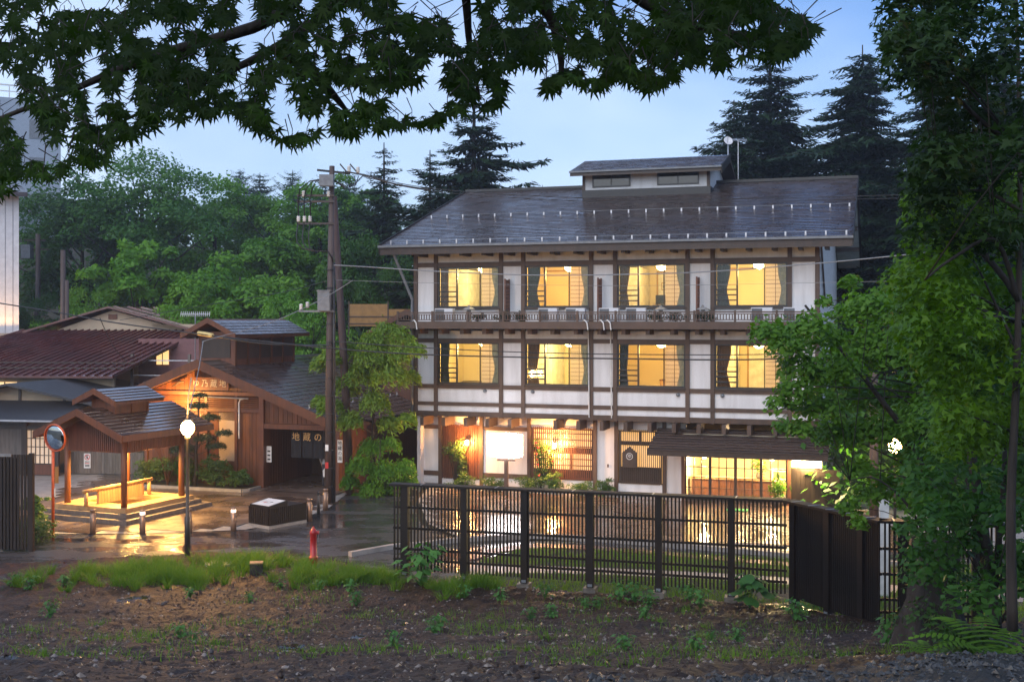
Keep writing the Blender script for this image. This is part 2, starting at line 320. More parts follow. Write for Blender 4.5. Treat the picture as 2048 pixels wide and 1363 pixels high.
def sheet(name, pts, z, mat, th=.0):
    mb = MB()
    if th: mb.prism([(p[0], p[1], z - th) for p in pts], (0, 0, th))
    else: mb.poly([(p[0], p[1], z) for p in pts])
    o = mb.build(name, mat); o['kind'] = 'structure'; return o
G = lambda u, v, z=0: tuple(gr(u, v, z))[:2]
# asphalt road: in front of the plaza, bending up between the bathhouse and the inn
sheet('road', [(-40, 29), (-13, 29), (-3, 28), (3, 27.5), (16, 22), (30, 22), (30, 34), (3.5, 33.6), (-1.6, 33.9), (-2.9, 36.5), (-3.6, 41), (-3.2, 52), (-6.3, 52), (-6.15, 43.4), (-6.35, 39.6), (-6.9, 37.4), (-8.3, 35.5), (-11, 34.9), (-14, 34.8), (-40, 37)], 0.0, M['asphalt'])
# plaza of stone slabs
plaza = sheet('plaza', [(-40, 37), (-14, 34.8), (-11, 34.9), (-8.3, 35.5), (-6.9, 37.4), (-6.35, 39.6), (-6.15, 43.4), (-6.3, 52), (-40, 56)], .012, M['concrete'])
def in_poly(p, poly):
    x, y = p; c = False; j = len(poly) - 1
    for i in range(len(poly)):
        if (poly[i][1] > y) != (poly[j][1] > y) and x < (poly[j][0]-poly[i][0])*(y-poly[i][1])/(poly[j][1]-poly[i][1]) + poly[i][0]: c = not c
        j = i
    return c
def slabs(name, parent, poly, z, sx, sy, ang, mat, limit=300, gap=.012, th=.02):
    ms = []
    for k in range(4):
        a, b = (sx-gap)/2, (sy-gap)/2
        ms.append(MB().add([(-a, -b, 0), (a, -b, 0), (a, b, 0), (-a, b, 0), (-a, -b, -th), (a, -b, -th), (a, b, -th), (-a, b, -th)], [(0,1,2,3),(0,4,5,1),(1,5,6,2),(2,6,7,3),(3,7,4,0)]).mesh(name))
    cx = sum(p[0] for p in poly)/len(poly); cy_ = sum(p[1] for p in poly)/len(poly); c, s = math.cos(ang), math.sin(ang); L = []
    for j in range(-60, 60):
        for i in range(-60, 60):
            lx, ly = (i + .5*(j % 2))*sx, j*sy; x, y = cx + lx*c - ly*s, cy_ + lx*s + ly*c
            if in_poly((x, y), poly): L.append((y, Matrix.Translation((x, y, z + random.uniform(-.003, .004))) @ Matrix.Rotation(ang, 4, 'Z') @ Matrix.Rotation(random.gauss(0, .004), 4, 'X')))
    L.sort(key=lambda t: t[0])
    pieces(name, mat, parent, ms, [m for _, m in L], limit)
slabs('paving_slab', plaza, [(-17, 35.6), (-14, 35.15), (-11, 35.2), (-8.6, 35.8), (-7.2, 37.6), (-6.7, 39.7), (-6.6, 43.2), (-9.5, 45.3), (-17, 48)], .03, .9, .6, R(-17.8), M['paving'])
# forecourt of brick paving before the inn
fore = sheet('forecourt', [(-3.4, 41.5), (-2.7, 36.6), (-1.5, 34.15), (3.4, 33.9), (16, 31.2), (22, 30), (22, 38), (12, 41), (-3.2, 46)], .012, M['concrete'])
slabs('paving_brick', fore, [(-3.1, 41.5), (-2.45, 36.7), (-1.3, 34.4), (3.4, 34.1), (12, 31.8), (12, 39), (-2.6, 44)], .032, .6, .3, R(-17.8), M['brickpave'])
# kerb between forecourt and lawn, brick edging, gravel path
def ribbon(name, pts, wdt, z0, z1, mat, seg=None, parent=None):
    P = [Vector(p) for p in pts]
    mb = MB()
    for a, b in zip(P, P[1:]):
        n = (b - a).normalized(); s_ = Vector((-n.y, n.x)) * wdt / 2; e = n * .004
        q = [a + e + s_, a + e - s_, b - e - s_, b - e + s_]
        mb2 = MB().prism([(p.x, p.y, z0) for p in q], (0, 0, z1 - z0))
        if seg: mb2.build(seg, mat, parent)
        else: mb.add(mb2.v, mb2.f)
    if not seg: o = mb.build(name, mat); o['kind'] = 'structure'; return o
def smoothpts(pts, n):
    P = [Vector(p) for p in pts]; out_ = []
    for i in range(len(P)-1):
        p0, p1, p2, p3 = P[max(i-1, 0)], P[i], P[i+1], P[min(i+2, len(P)-1)]
        for k in range(n):
            t = k / n; out_.append(.5*((2*p1) + (p2-p0)*t + (2*p0-5*p1+4*p2-p3)*t*t + (3*p1-p0-3*p2+p3)*t**3))
    return out_ + [P[-1]]
kerb_root = tag(bpy.data.objects.new('kerb', None), kind='structure'); COL.objects.link(kerb_root)
kp = smoothpts([G(700, 1112), G(790, 1096), G(845, 1092), G(905, 1084), G(1040, 1076), G(1100, 1076), G(1200, 1082), G(1400, 1098), G(1600, 1116), G(1900, 1140)], 5)
ribbon('kerb', kp, .16, -.02, .13, M['concrete'], 'kerb_stone', kerb_root)
kp2 = smoothpts([G(930, 1118), G(1000, 1100), G(1100, 1093), G(1250, 1101), G(1450, 1118), G(1700, 1140)], 5)
edg = tag(bpy.data.objects.new('brick_edging', None), kind='structure'); COL.objects.link(edg)
ribbon('brick_edging', kp2, .5, -.02, .03, M['brickedge'], 'edging_brick', edg)
lawn_poly = [(-1.4, 27.9), (2, 27), (6, 25.8), (8.5, 22.8), (16, 21.5), (18, 29.4), (8, 31.0), (3.2, 32.2), (.4, 32.6), (-.8, 31.2)]
sheet('lawn', lawn_poly, .006, M['soil'])
sheet('garden_path', [tuple(p) for p in smoothpts([(-1.2, 30.4), (.6, 30.3), (3, 29.9), (6, 29.2), (12, 27.2)], 4)] + [tuple(p) for p in smoothpts([(12, 26.3), (6, 28.4), (3, 29.1), (.6, 29.4), (-1.2, 29.2)], 4)], .014, M['pathgravel'])
ribbon('garden_kerb', smoothpts([(-15.2, 34.3), (-13.9, 34.55)], 2), .14, -.02, .12, M['concrete'])
# grass
def blades(name, pts, hmin, hmax, wid, mat, lean=.5, seed=1, dirs=None, hs=None):
    r = np.random.default_rng(seed); n = len(pts); P = np.asarray(pts, float)
    a = r.random(n)*2*np.pi; h = r.uniform(hmin, hmax, n); w_ = wid * r.uniform(.6, 1.2, n)
    dx, dy = np.cos(a), np.sin(a); le = h * lean * r.uniform(.2, 1.2, n); b = r.random(n)*2*np.pi if dirs is None else dirs + r.normal(0, .5, n)
    if hs is not None: h = h*hs
    lx, ly = np.cos(b)*le, np.sin(b)*le
    z = np.zeros(n)
    def pt(sx, t, k): return P + np.stack([dx*w_*sx + lx*k, dy*w_*sx + ly*k, h*t], -1)
    v1 = np.stack([pt(-.5, 0, 0), pt(.5, 0, 0), pt(.35, .6, .35), pt(-.35, .6, .35)], 1)
    v2 = np.stack([pt(-.35, .6, .35), pt(.35, .6, .35), pt(.05, 1, 1), pt(-.05, 1, 1)], 1)
    return tri_join(name, mat, None, np.concatenate([v1, v2]).reshape(-1, 3), 4)
def scat(n, x0, x1, y0, y1, seed): r = np.random.default_rng(seed); return r.uniform(x0, x1, n), r.uniform(y0, y1, n)
x, y = scat(60000, -1.5, 14, 22, 33, 21)
k = np.array([in_poly((a, b), lawn_poly) for a, b in zip(x, y)]) & ~((y > np.interp(x, [-1.2, .6, 3, 6, 12], [29.2, 29.4, 29.1, 28.4, 26.3])) & (y < np.interp(x, [-1.2, .6, 3, 6, 12], [30.4, 30.3, 29.9, 29.2, 27.2]))) & (vnoise(x*1.5, y*1.5, 8) > -.28)
tag(blades('lawn_grass', np.stack([x, y, np.full_like(x, .01)], -1)[k], .05, .12, .02, M['lawn'], seed=2), 'short green lawn beside the gravel path behind the slat fence', 'grass')
# long soft grass on the bank, sparse tufts on the dirt
cl = []
r_ = np.random.default_rng(33)
for (u, v, n, rad) in [(255,1140,2600,.75),(235,1165,900,.6),(300,1150,1300,.6),(365,1150,2600,.75),(395,1160,1500,.6),(430,1128,1500,.6),(480,1122,2000,.55),(530,1120,1800,.55),(575,1130,1100,.5),(660,1145,1500,.5),(700,1158,1800,.65),(740,1150,1500,.55),(780,1155,1700,.6),(820,1150,1100,.5),(880,1165,1500,.6),(920,1172,900,.5),(170,1150,700,.6),(120,1155,500,.7),(60,1165,400,.6),(590,1150,600,.5),(340,1125,900,.5),(870,1185,500,.6)]:
    Y0 = 6.0*FPX/(v-640); X0 = (u-1024)*Y0/FPX
    nt_ = max(3, n//95); tcx, tcy, th_ = X0 + r_.normal(0, .62, nt_)*rad*1.3, Y0 + r_.normal(0, .62, nt_)*rad*.8 - .3, r_.uniform(.45, 1.15, nt_)
    ti = r_.integers(0, nt_, int(n*.62)); ra, rr_ = r_.random(len(ti))*6.28, np.abs(r_.normal(0, .07, len(ti)))
    cl.append(np.stack([tcx[ti] + np.cos(ra)*rr_, tcy[ti] + np.sin(ra)*rr_, ra, th_[ti]], -1))
q = np.concatenate(cl); q = q[q[:, 1] < edge_y(q[:, 0]) - .1]; q_ang, q_h = q[:, 2], q[:, 3]; q = q[:, :2]
tag(blades('bank_grass', np.column_stack([q, dirt_h(q[:, 0], q[:, 1])-.02]), .2, .44, .014, M['grass'], lean=.85, seed=4, dirs=q_ang, hs=q_h), 'long soft green grass along the bank beside the wet road', 'grass')
cl = []
for i in range(420):
    Y0 = r_.uniform(12.5, 27.8); X0 = r_.uniform(-.46, .36)*Y0
    if Y0 > edge_y(X0) - .6 or (X0 > 0 and Y0 < 12.5 + .0*X0): continue
    if vnoise(np.array(X0*.4), np.array(Y0*.4), 12) < -.12: continue
    n = int(r_.uniform(6, 60)*min(1, Y0/18)); rad = r_.uniform(.08, .6); qq = r_.normal(0, .5, (n, 2))*rad
    cl.append(np.stack([X0 + qq[:, 0]*1.5, Y0 + qq[:, 1]], -1))
q = np.concatenate(cl); tag(blades('sparse_grass', np.column_stack([q, dirt_h(q[:, 0], q[:, 1])-.01]), .03, .16, .011, M['grass'], lean=1.0, seed=5), 'sparse short grass sprouting from the wet dirt', 'grass')
# pebbles and clods lying on the dirt
def rocks(name, n, mat, label, x0, x1, y0, y1, smin, smax, seed, cond=None, cat='stones', dz=0):
    r = np.random.default_rng(seed); xx, yy = r.uniform(x0, x1, n), r.uniform(y0, y1, n)
    if cond is not None: k = cond(xx, yy); xx, yy = xx[k], yy[k]
    n = len(xx); zz = dirt_h(xx, yy) + dz; s_ = smin * (smax/smin) ** (r.random(n)**2.2)
    base = np.array([(1,0,0),(0,1,0),(-1,0,0),(0,-1,0),(0,0,.75),(0,0,-.6)]); F_ = [(0,1,4),(1,2,4),(2,3,4),(3,0,4),(1,0,5),(2,1,5),(3,2,5),(0,3,5)]
    V = base[None]*s_[:, None, None]*r.uniform(.55, 1.3, (n, 6, 1)); a = r.random(n)*6.28; c, s = np.cos(a), np.sin(a)
    X = V[..., 0]*c[:, None]-V[..., 1]*s[:, None]; Yv = V[..., 0]*s[:, None]+V[..., 1]*c[:, None]
    V = np.stack([X + xx[:, None], Yv + yy[:, None], V[..., 2] + zz[:, None] + s_[:, None]*.1], -1)
    tri = V[:, np.array(F_)].reshape(-1, 3)
    return tag(tri_join(name, mat, None, tri, 3), label, cat)
M['pebble'] = pm('pebbles', (.24, .2, .17), (.04, .032, .026), rough=.35, scale=9, detail=2, ramp=(.42, .55))
M['clod'] = pm('dirt_clods', (.026, .014, .009), (.055, .031, .02), rough=.7, scale=7, detail=3)
rocks('pebbles', 11000, M['pebble'], 'scattered wet pebbles lying on the brown dirt slope', -10, 8, 8, 28, .008, .05, 40, lambda x, y: (y < edge_y(x)-.4))
rocks('clods', 16000, M['clod'], 'small dark clods of soil covering the dirt slope', -10, 8, 8, 27, .012, .05, 41, lambda x, y: (y < edge_y(x)-.6) & (vnoise(x*.9, y*.9, 15) > -.3))
grc = lambda x, y: (y < np.interp(x, [-1, 1, 2, 3, 4, 5, 6, 7, 10], [8.2, 9.2, 9.8, 10.7, 11.9, 13.3, 15.1, 17.2, 19.0]))
gp = [(-1.5, 8.0), (0, 8.8), (1, 9.3), (2, 9.9), (3, 10.8), (4, 12.0), (5, 13.4), (6, 15.2), (7, 17.3), (8.5, 18.3), (10, 18.6), (13, 18.6)]
gx = np.linspace(-1.5, 13, 120)
def gravel_h(X, Y): return dirt_h(X, Y, False) + .055 + .05*vnoise(X*9, Y*9, 17) + .03*vnoise(X*20, Y*20, 18)
mbv = []; nyy = 70
Xg = np.repeat(gx[None], nyy, 0); top = np.interp(gx, [p[0] for p in gp], [p[1] for p in gp]); Yg = 2 + (top[None]-2)*np.linspace(0, 1, nyy)[:, None]
Zg = gravel_h(Xg, Yg); Zg[-1] -= .16
i_ = np.arange(nyy*len(gx)).reshape(nyy, -1); mg = MB(); mg.v = [tuple(p) for p in np.stack([Xg, Yg, Zg], -1).reshape(-1, 3)]
mg.f = [tuple(int(t) for t in q) for q in np.stack([i_[:-1, :-1], i_[:-1, 1:], i_[1:, 1:], i_[1:, :-1]], -1).reshape(-1, 4)]
o = mg.build('gravel_track', M['gravel'], smooth=True); o['kind'] = 'structure'
M['gstone'] = pm('gravel_stones', (.06, .056, .053), (.02, .019, .018), rough=.35, scale=8, detail=2)
rocks('gravel_stones', 26000, M['gstone'], 'dark crushed gravel along the track at the foot of the slope', -1.5, 9.5, 7, 18.5, .014, .05, 42, grc, 'gravel', .055)
# ------------------------------------------------------------------ the inn
HX, HY, HA, HL = -3.743, 44.640, R(-17.8), 15.18
H = thing('ryokan_inn', 'three storey white plaster inn with brown timber frame and wide shingle roof', 'inn', (HX, HY, 0), HA)
ca, sa = math.cos(R(17.8)), math.sin(R(17.8))
def hw(x, y, z=0): return Vector((HX + x*ca + y*sa, HY - x*sa + y*ca, z))
PX = [.0, .84, 3.5, 4.38, 7.02, 7.93, 10.6, 11.5, 14.2, 15.14]
BAYS = [(.92, 3.42), (4.46, 6.94), (8.01, 10.52), (11.58, 14.12)]
wl = MB()
zs = [(2.84, 3.95), (5.66, 6.1), (6.3, 6.98), (8.55, 9.45)]
for z0, z1 in zs: wl.box(-.05, 15.2, .02, .16, z0, z1)
prev = -.05
for a, b in BAYS + [(15.2, 15.3)]:
    for z0, z1 in ((3.95, 5.66), (6.98, 8.55)): wl.box(prev, a, .022, .16, z0, z1)
    prev = b
wl.build('wall', M['plaster'], H)
for z0, z1 in ((2.80, 2.99), (3.21, 3.35), (3.87, 4.03), (5.64, 5.80), (8.55, 8.72)):
    bx('beam', M['timber'], H, -.08, 15.24, -.035, .1, z0, z1)
for i, x in enumerate(PX):
    bx('post', M['timber'], H, x-.075, x+.075, -.06, .12, 2.78, 6.15); bx('post', M['timber'], H, x-.075, x+.075, -.06, .12, 6.43, 9.5)
# outer shell
cor = MB(); n = 74
for k in range(n):
    y0 = .16 + k*(16.8-.16)/n; y1 = .16 + (k+1)*(16.8-.16)/n; o0, o1 = (.0, .035) if k % 2 else (.035, .0)
    zt = lambda y: 9.33 + min(y+1.2, 18.2-y)/9.7*3.09 - .35
    cor.poly([(15.18+o0, y0, 0), (15.18+o1, y1, 0), (15.18+o1, y1, zt(y1)), (15.18+o0, y0, zt(y0))])
cor.build('corrugated_side_wall', M['whitemetal'], H)
bx('left_wall', M['plaster'], H, -.02, .12, .17, 16.8, 0, 9.2); bx('back_wall', M['plaster'], H, 0, 15.18, 16.8, 16.95, 0, 9.2)
MB().prism([(.0, .2, 9.2), (.0, 16.8, 9.2), (.0, 8.5, 11.95)], (.12, 0, 0)).build('gable', M['plaster'], H)
br = MB().bar((15.26, .3, 9.1), (15.26, 3.2, 7.2), .06, .16); br.build('side_brace', M['timber'], H)
bx('side_beam', M['timber'], H, 15.22, 15.28, .2, 12, 6.1, 6.3)
# roof
ZE, ZR, YE, YR, X0, X1 = 9.33, 12.42, -1.2, 8.5, -1.0, 16.34
sl = (ZR-ZE)/(YR-YE); cs = math.sqrt(1+sl*sl)
roof = MB().prism([(X0, YE, ZE), (X0, YR, ZR), (X0, 18.2, ZE), (X0, 18.2, ZE-.22), (X0, YR, ZR-.22), (X0, YE, ZE-.22)], (X1-X0, 0, 0)).build('roof', M['darkwood'], H)
def shingle_mats(x0, x1, dirx, org, up, nrm, length, w_, ex, seed, tl=.018):
    r = random.Random(seed); L = []; rows = int(length/ex)
    for j in range(rows):
        x = x0 + r.uniform(-.3, 0)*w_
        while x < x1 - .05:
            ww = w_*r.uniform(.75, 1.25); a = max(x, x0); b = min(x+ww, x1)
            if b - a > .06:
                p = org + dirx*(a+b)/2 + up*(j*ex + r.uniform(-.012, .012)) + nrm*.004
                tilt = tl/ex*r.uniform(.7, 1.15)
                u2 = (up - nrm*tilt).normalized(); n2 = (nrm + up*tilt).normalized()
                M4 = Matrix(((dirx.x*(b-a-.008), u2.x, n2.x, p.x + nrm.x*.03), (dirx.y*(b-a-.008), u2.y, n2.y, p.y + nrm.y*.03), (dirx.z*(b-a-.008), u2.z, n2.z, p.z + nrm.z*.03), (0, 0, 0, 1)))
                L.append(M4)
            x += ww
    return L
def shingle_mesh(ex, th): return MB().box(-.5, .5, -.01, ex*1.12, -th, 0).mesh('shingle')
UPf = Vector((0, 1/cs, sl/cs)); NRf = Vector((0, -sl/cs, 1/cs)); XX = Vector((1, 0, 0))
ms = shingle_mats(X0, X1, XX, Vector((0, YE, ZE)), UPf, NRf, (YR-YE)*cs, .55, .25, 5)
pieces('shingle', M['shingle'], roof, [shingle_mesh(.25, .045), shingle_mesh(.25, .055), shingle_mesh(.25, .035)], ms, 300)
bx('ridge_cap', M['blackmetal'], roof, X0-.02, X1+.02, YR-.16, YR+.16, ZR-.02, ZR+.10)
for sx in (X0-.04, X1+.0):
    b = MB(); b.prism([(sx, YE-.02, ZE-.30), (sx, YR, ZR-.30), (sx, YR, ZR+.07), (sx, YE-.02, ZE+.07)], (.04, 0, 0)); b.prism([(sx, YR+.001, ZR-.30), (sx, 18.2, ZE-.3), (sx, 18.2, ZE+.07), (sx, YR+.001, ZR+.07)], (.04, 0, 0)); b.build('barge_board', M['blackwood'], roof)
bx('gutter', M['greymetal'], roof, X0-.03, X1+.03, YE-.13, YE-.01, ZE-.07, ZE+.01)
bx('fascia', M['darkwood'], roof, X0, X1, YE+.002, YE+.05, ZE-.34, ZE-.221)
for t, n in ((.18, 26), (4.55, 25)):
    p = Vector((0, YE, ZE)) + UPf*t + NRf*.05
    MB().bar((X0+.35, p.y, p.z+.10), (X1-.12, p.y, p.z+.10), .014, .014).build('snow_rail', M['greymetal'], roof)
    me = MB().box(-.028, .028, -.02, .02, -.03, .11).mesh('snow_guard'); L = [Matrix.Translation((X0+.4+(X1-X0-.6)*i/(n-1), p.y, p.z)) for i in range(n)]
    pieces('snow_guard', M['metal'], roof, [me], L)
# soffit purlins beyond the side wall, rafter ends
for y in (1.5, 4, 6.5, 10.5, 13, 15.5):
    z = ZE + min(y-YE, 18.2-y)*sl - .33
    bx('purlin', M['darkwood'], roof, 15.2, 16.28, y-.09, y+.09, z-.1, z+.1)
bk = Vector((0, 9.7, -3.09)).normalized()
MB().prism([(15.24, YR+.05, ZR-.24), (16.28, YR+.05, ZR-.24), (16.28, 18.1, ZE-.24), (15.24, 18.1, ZE-.24)], (0, 0, .012)).build('soffit_panel', M['plaster'], roof)
for i in range(18):
    x = .45 + i*.885
    bx('rafter_end', M['darkwood'], H, x-.075, x+.075, -.95, -.03, 8.93, 9.1); bx('rafter_end', M['timber'], H, x-.075, x+.075, -.85, -.03, 5.98, 6.17)
    if i != 5: bx('joist_end', M['timber'], H, x-.07, x+.07, -.5, .55, 2.46, 2.79)
# monitor dormer on the ridge
dm = bx('dormer', M['plaster'], H, 5.1, 10.5, 6.4, 10.6, 12.06, 12.95)
bx('dormer_base', M['blackmetal'], dm, 5.06, 10.54, 6.34, 10.66, 11.55, 12.06)
for a in (5.12, 7.02, 7.62, 8.35, 10.44):
    if a in (5.12, 10.44): bx('corner_post', M['timber'], dm, a-.06, a+.06, 6.36, 6.5, 12.06, 12.9)
for a, b in ((5.55, 7.1), (8.35, 10.0)):
    bx('window', M['darkglass'], dm, a, b, 6.375, 6.43, 12.22, 12.82)
    f = MB(); f.box(a-.05, a, 6.35, 6.44, 12.17, 12.87); f.box(b, b+.05, 6.35, 6.44, 12.17, 12.87); f.box(a, b, 6.352, 6.44, 12.17, 12.22); f.box(a, b, 6.352, 6.44, 12.82, 12.87); f.box((a+b)/2-.02, (a+b)/2+.02, 6.36, 6.44, 12.22, 12.82); f.build('window_frame', M['blackmetal'], dm)
DE, DR = 12.80, 13.62
dr = MB().prism([(4.68, 5.72, DE), (4.68, 8.5, DR), (4.68, 11.28, DE), (4.68, 11.28, DE-.2), (4.68, 8.5, DR-.2), (4.68, 5.72, DE-.2)], (6.37, 0, 0)).build('dormer_roof', M['darkwood'], H)
s2 = (DR-DE)/2.78; c2 = math.sqrt(1+s2*s2)
pieces('shingle', M['shingle'], dr, [shingle_mesh(.25, .03), shingle_mesh(.25, .04)], shingle_mats(4.68, 11.05, XX, Vector((0, 5.72, DE)), Vector((0, 1/c2, s2/c2)), Vector((0, -s2/c2, 1/c2)), 2.78*c2, .5, .25, 9), 300)
bx('gutter', M['greymetal'], dr, 4.66, 11.08, 5.62, 5.71, DE-.06, DE+.01)
MB().prism([(5.1, 6.4, 12.95), (5.1, 10.6, 12.95), (5.1, 8.5, 13.36)], (5.4, 0, 0)).build('dormer_gable', M['plaster'], dm)
MB().prism([(11.052, 5.7, DE-.3), (11.052, 8.5, DR-.3), (11.052, 8.5, DR+.06), (11.052, 5.7, DE+.06)], (.05, 0, 0)).build('barge_board', M['blackwood'], dr)
# balcony
bal = bx('balcony_deck', M['greywood'], H, -.3, 15.3, -1.12, -.07, 6.22, 6.42)
bx('fascia_board', M['timber'], bal, -.32, 15.32, -1.17, -1.122, 6.18, 6.45)
bx('top_rail', M['timber'], bal, -.3, 15.3, -1.13, -1.07, 6.76, 6.81); bx('bottom_rail', M['timber'], bal, -.3, 15.3, -1.125, -1.08, 6.5, 6.53); bx('middle_rail', M['timber'], bal, -.3, 15.3, -1.125, -1.08, 6.70, 6.73)
me = MB().box(-.016, .016, -.016, .016, 6.53, 6.70).mesh('baluster'); pieces('baluster', M['timber'], bal, [me], [Matrix.Translation((-.25+i*.104, -1.1, 0)) for i in range(149)])
for i in range(12): bx('rail_post', M['timber'], bal, -.29+i*1.413-.035, -.29+i*1.413+.035, -1.14, -1.06, 6.43, 6.84)
for x in (3.85, 7.42, 11.02, .42):
    if x > 1:
        f = MB(); f.box(x-.03, x+.03, -.62, -.58, 6.43, 8.05); f.box(x-.03, x+.03, -.12, -.08, 6.43, 8.05)
        for k in range(12): f.box(x-.02, x+.02, -.58, -.12, 6.5+k*.135, 6.53+k*.135)
        for k in range(3): f.box(x-.02, x+.02, -.48+k*.13, -.46+k*.13, 6.43, 8.0)
        f.build('partition_screen', M['redwood'], bal)
for x, z1 in ((.3, 6.35), (6.95, 6.35), (7.55, 6.35), (7.8, 6.35)):
    MB().tube([(x, -1.05, 6.47), (x+.12, -1.2, 6.50), (x+.22, -1.24, 6.40), (x+.25, -1.24, 6.15)], .025, 6).build('drain_hose', M['white'], bal)
# downpipes
MB().tube([(-.55, -1.15, 9.2), (-.5, -1.1, 9.1), (-.12, -.1, 7.3), (-.12, -.1, 7.05), (-.12, -.1, 2.9)], .06, 8).build('downpipe', M['greymetal'], H, smooth=True)
MB().tube([(6.93, -.12, 6.15), (6.95, -.13, 5.5), (6.97, -.13, 2.9)], .022, 6).build('downpipe', M['white'], H); MB().tube([(7.78, -.12, 6.15), (7.79, -.13, 5.3), (7.82, -.13, 2.9)], .022, 6).build('downpipe', M['white'], H)
for x in (2.85, 4.75, 10.25, 11.85):
    MB().lathe([(.0, 0), (.07, 0), (.07, .05), (.055, .11), (0, .12)], 10).build('vent_hood', M['greymetal'], H, True).matrix_local = Matrix.Translation((x, .02, 3.8)) @ Matrix.Rotation(R(90), 4, 'X')
# guest rooms behind the windows
def curtain_mesh(wtop, wmid, h, side):
    mb = MB(); n, rws = 16, 10; vs = []
    for j in range(rws):
        t = j/(rws-1); tie = 1 - (1 - wmid/wtop)*math.exp(-((t-.38)/.28)**2)*1.0
        tie = tie if t > .05 else tie
        for i in range(n+1):
            s_ = i/n*wtop*tie; vs.append((side*s_, .02*math.sin(i*2.1)+.01, t*h))
    fs = [(j*(n+1)+i, j*(n+1)+i+1, (j+1)*(n+1)+i+1, (j+1)*(n+1)+i) for j in range(rws-1) for i in range(n)]
    return mb.add(vs, fs)
ROOMN = ['leftmost', 'second', 'third', 'rightmost']
WHERE = ['beside the downpipe', 'above the glowing sign', 'above the hanging signboard', 'beside the corrugated wall']
for fl, (zb, ztop) in enumerate(((4.06, 5.64), (6.99, 8.54))):
    fn = 'lower' if fl == 0 else 'upper'
    for bi, (a, b) in enumerate(BAYS):
        W = b - a; z0, z1 = zb - .35, ztop + .13
        rm = MB(); D = 4.2; rx0, rx1 = a - .5, b + .5
        rm.poly([(rx0, .17, z0), (rx0, D, z0), (rx0, D, z1), (rx0, .17, z1)]); rm.poly([(rx1, .17, z0), (rx1, .17, z1), (rx1, D, z1), (rx1, D, z0)])
        rm.poly([(rx0, D, z0), (rx1, D, z0), (rx1, D, z1), (rx0, D, z1)]); rm.poly([(rx0, .17, z1), (rx0, D, z1), (rx1, D, z1), (rx1, .17, z1)])
        rm = rm.build('room', M['wall_in'], H); MB().poly([(rx0, .17, z0), (rx1, .17, z0), (rx1, D, z0), (rx0, D, z0)]).build('floor', M['tatami'], rm)
        kind = (bi + fl) % 4
        # doors, closets and rails on the back wall
        if kind in (1, 3):
            bx('sliding_door', M['white'], rm, a+W*.30, a+W*.78, D-.06, D-.02, z0, z0+1.75); bx('door_frame', M['honey'], rm, a+W*.27, a+W*.81, D-.045, D-.002, z0, z0+1.82)
            bx('closet', M['white'], rm, rx0+.01, a+W*.16, 2.2, D-.07, z0, z0+1.9)
        else:
            bx('alcove_post', M['honey'], rm, a+W*.62, a+W*.66, D-.4, D-.34, z0, z1-.02); bx('alcove_wall', M['wall_in'], rm, a+W*.66, rx1-.02, D-.5, D-.42, z0, z1-.02); bx('picture_rail', M['honey'], rm, rx0+.01, rx1-.01, D-.04, D-.003, z0+1.85, z0+1.92)
        wdw = MB()
        for (p, q, r0, r1) in ((a, b, zb-.02, zb+.05), (a, b, ztop-.05, ztop+.012), (a, a+.05, zb+.05, ztop-.05), (b-.05, b, zb+.05, ztop-.05)): wdw.box(p, q, -.01, .11, r0, r1)
        wdw.box(a+W*.31-.03, a+W*.31+.03, .0, .08, zb+.05, ztop-.05); wdw.box(a+W*.685-.018, a+W*.685+.018, .03, .1, zb+.05, ztop-.05)
        wd = wdw.build('window', M['blackmetal'], H)
        bx('sill', M['darkwood'], wd, a-.03, b+.03, -.1, -.012, zb-.07, zb-.005)
        bx('pane', M['glass'], wd, a+.05, a+W*.31-.03, .035, .041, zb+.05, ztop-.05); bx('pane', M['glass'], wd, a+W*.31+.03, a+W*.685-.018, .055, .061, zb+.05, ztop-.05); bx('pane', M['glass'], wd, a+W*.685+.018, b-.05, .055, .061, zb+.05, ztop-.05)
        for k in range(4): bx('guard_bar', M['blackmetal'], wd, a+.05, a+W*.31-.03, -.02, .01, zb+.2+k*.19, zb+.2+k*.19+(.05 if k < 3 else .02))
        sh = bx('shoji_screen', M['paper'], wd, a+W*.70, b-.04, .13, .136, zb, ztop)
        gx_ = MB()
        for k in range(11): gx_.box(a+W*.70, b-.04, .119, .129, zb+.04+k*(ztop-zb-.06)/10, zb+.052+k*(ztop-zb-.06)/10)
        gx_.box(a+W*.83, a+W*.838, .117, .1185, zb, ztop); gx_.build('shoji_lattice', M['greywood'], wd)
        c = curtain_mesh(W*.115, W*.065, ztop-zb-.08, -1).build('curtain', M['curtain'], None, True)
        c.location = hw(b-.06, .085, zb+.03); c.rotation_euler.z = HA; tag(c, f'teal curtain tied back right of the shoji, {fn} window {WHERE[bi]}', 'curtain', 'curtains in the inn windows')
        c = curtain_mesh(W*(.15, .19, .13, .2)[(bi+fl*2) % 4], W*(.13, .15, .11, .14)[bi], ztop-zb-.08, 1).build('curtain', M['curtainw' if (bi+fl) % 2 else 'curtaind'], None, True)
        c.location = hw(a+.06, .12, zb+.03); c.rotation_euler.z = HA; tag(c, f'gathered curtain behind the guard bars, {fn} window {WHERE[bi]}', 'curtain', 'curtains in the inn windows')
        lp = thing('ceiling_lamp', f'glowing round ceiling lamp inside the {fn} floor window {WHERE[bi]}', 'lamp', hw(a+W*.56, 1.35, z1), HA, 'ceiling lamps in the guest rooms')
        MB().lathe([(0, -.30), (.10, -.29), (.19, -.22), (.21, -.15), (.20, -.08), (0, -.075)], 16).build('shade', M['bulb_in'], lp, True); MB().lathe([(.24, -.07), (.24, -.04), (.06, -.03), (.06, 0)], 14).build('mount', M['darkwood'], lp)
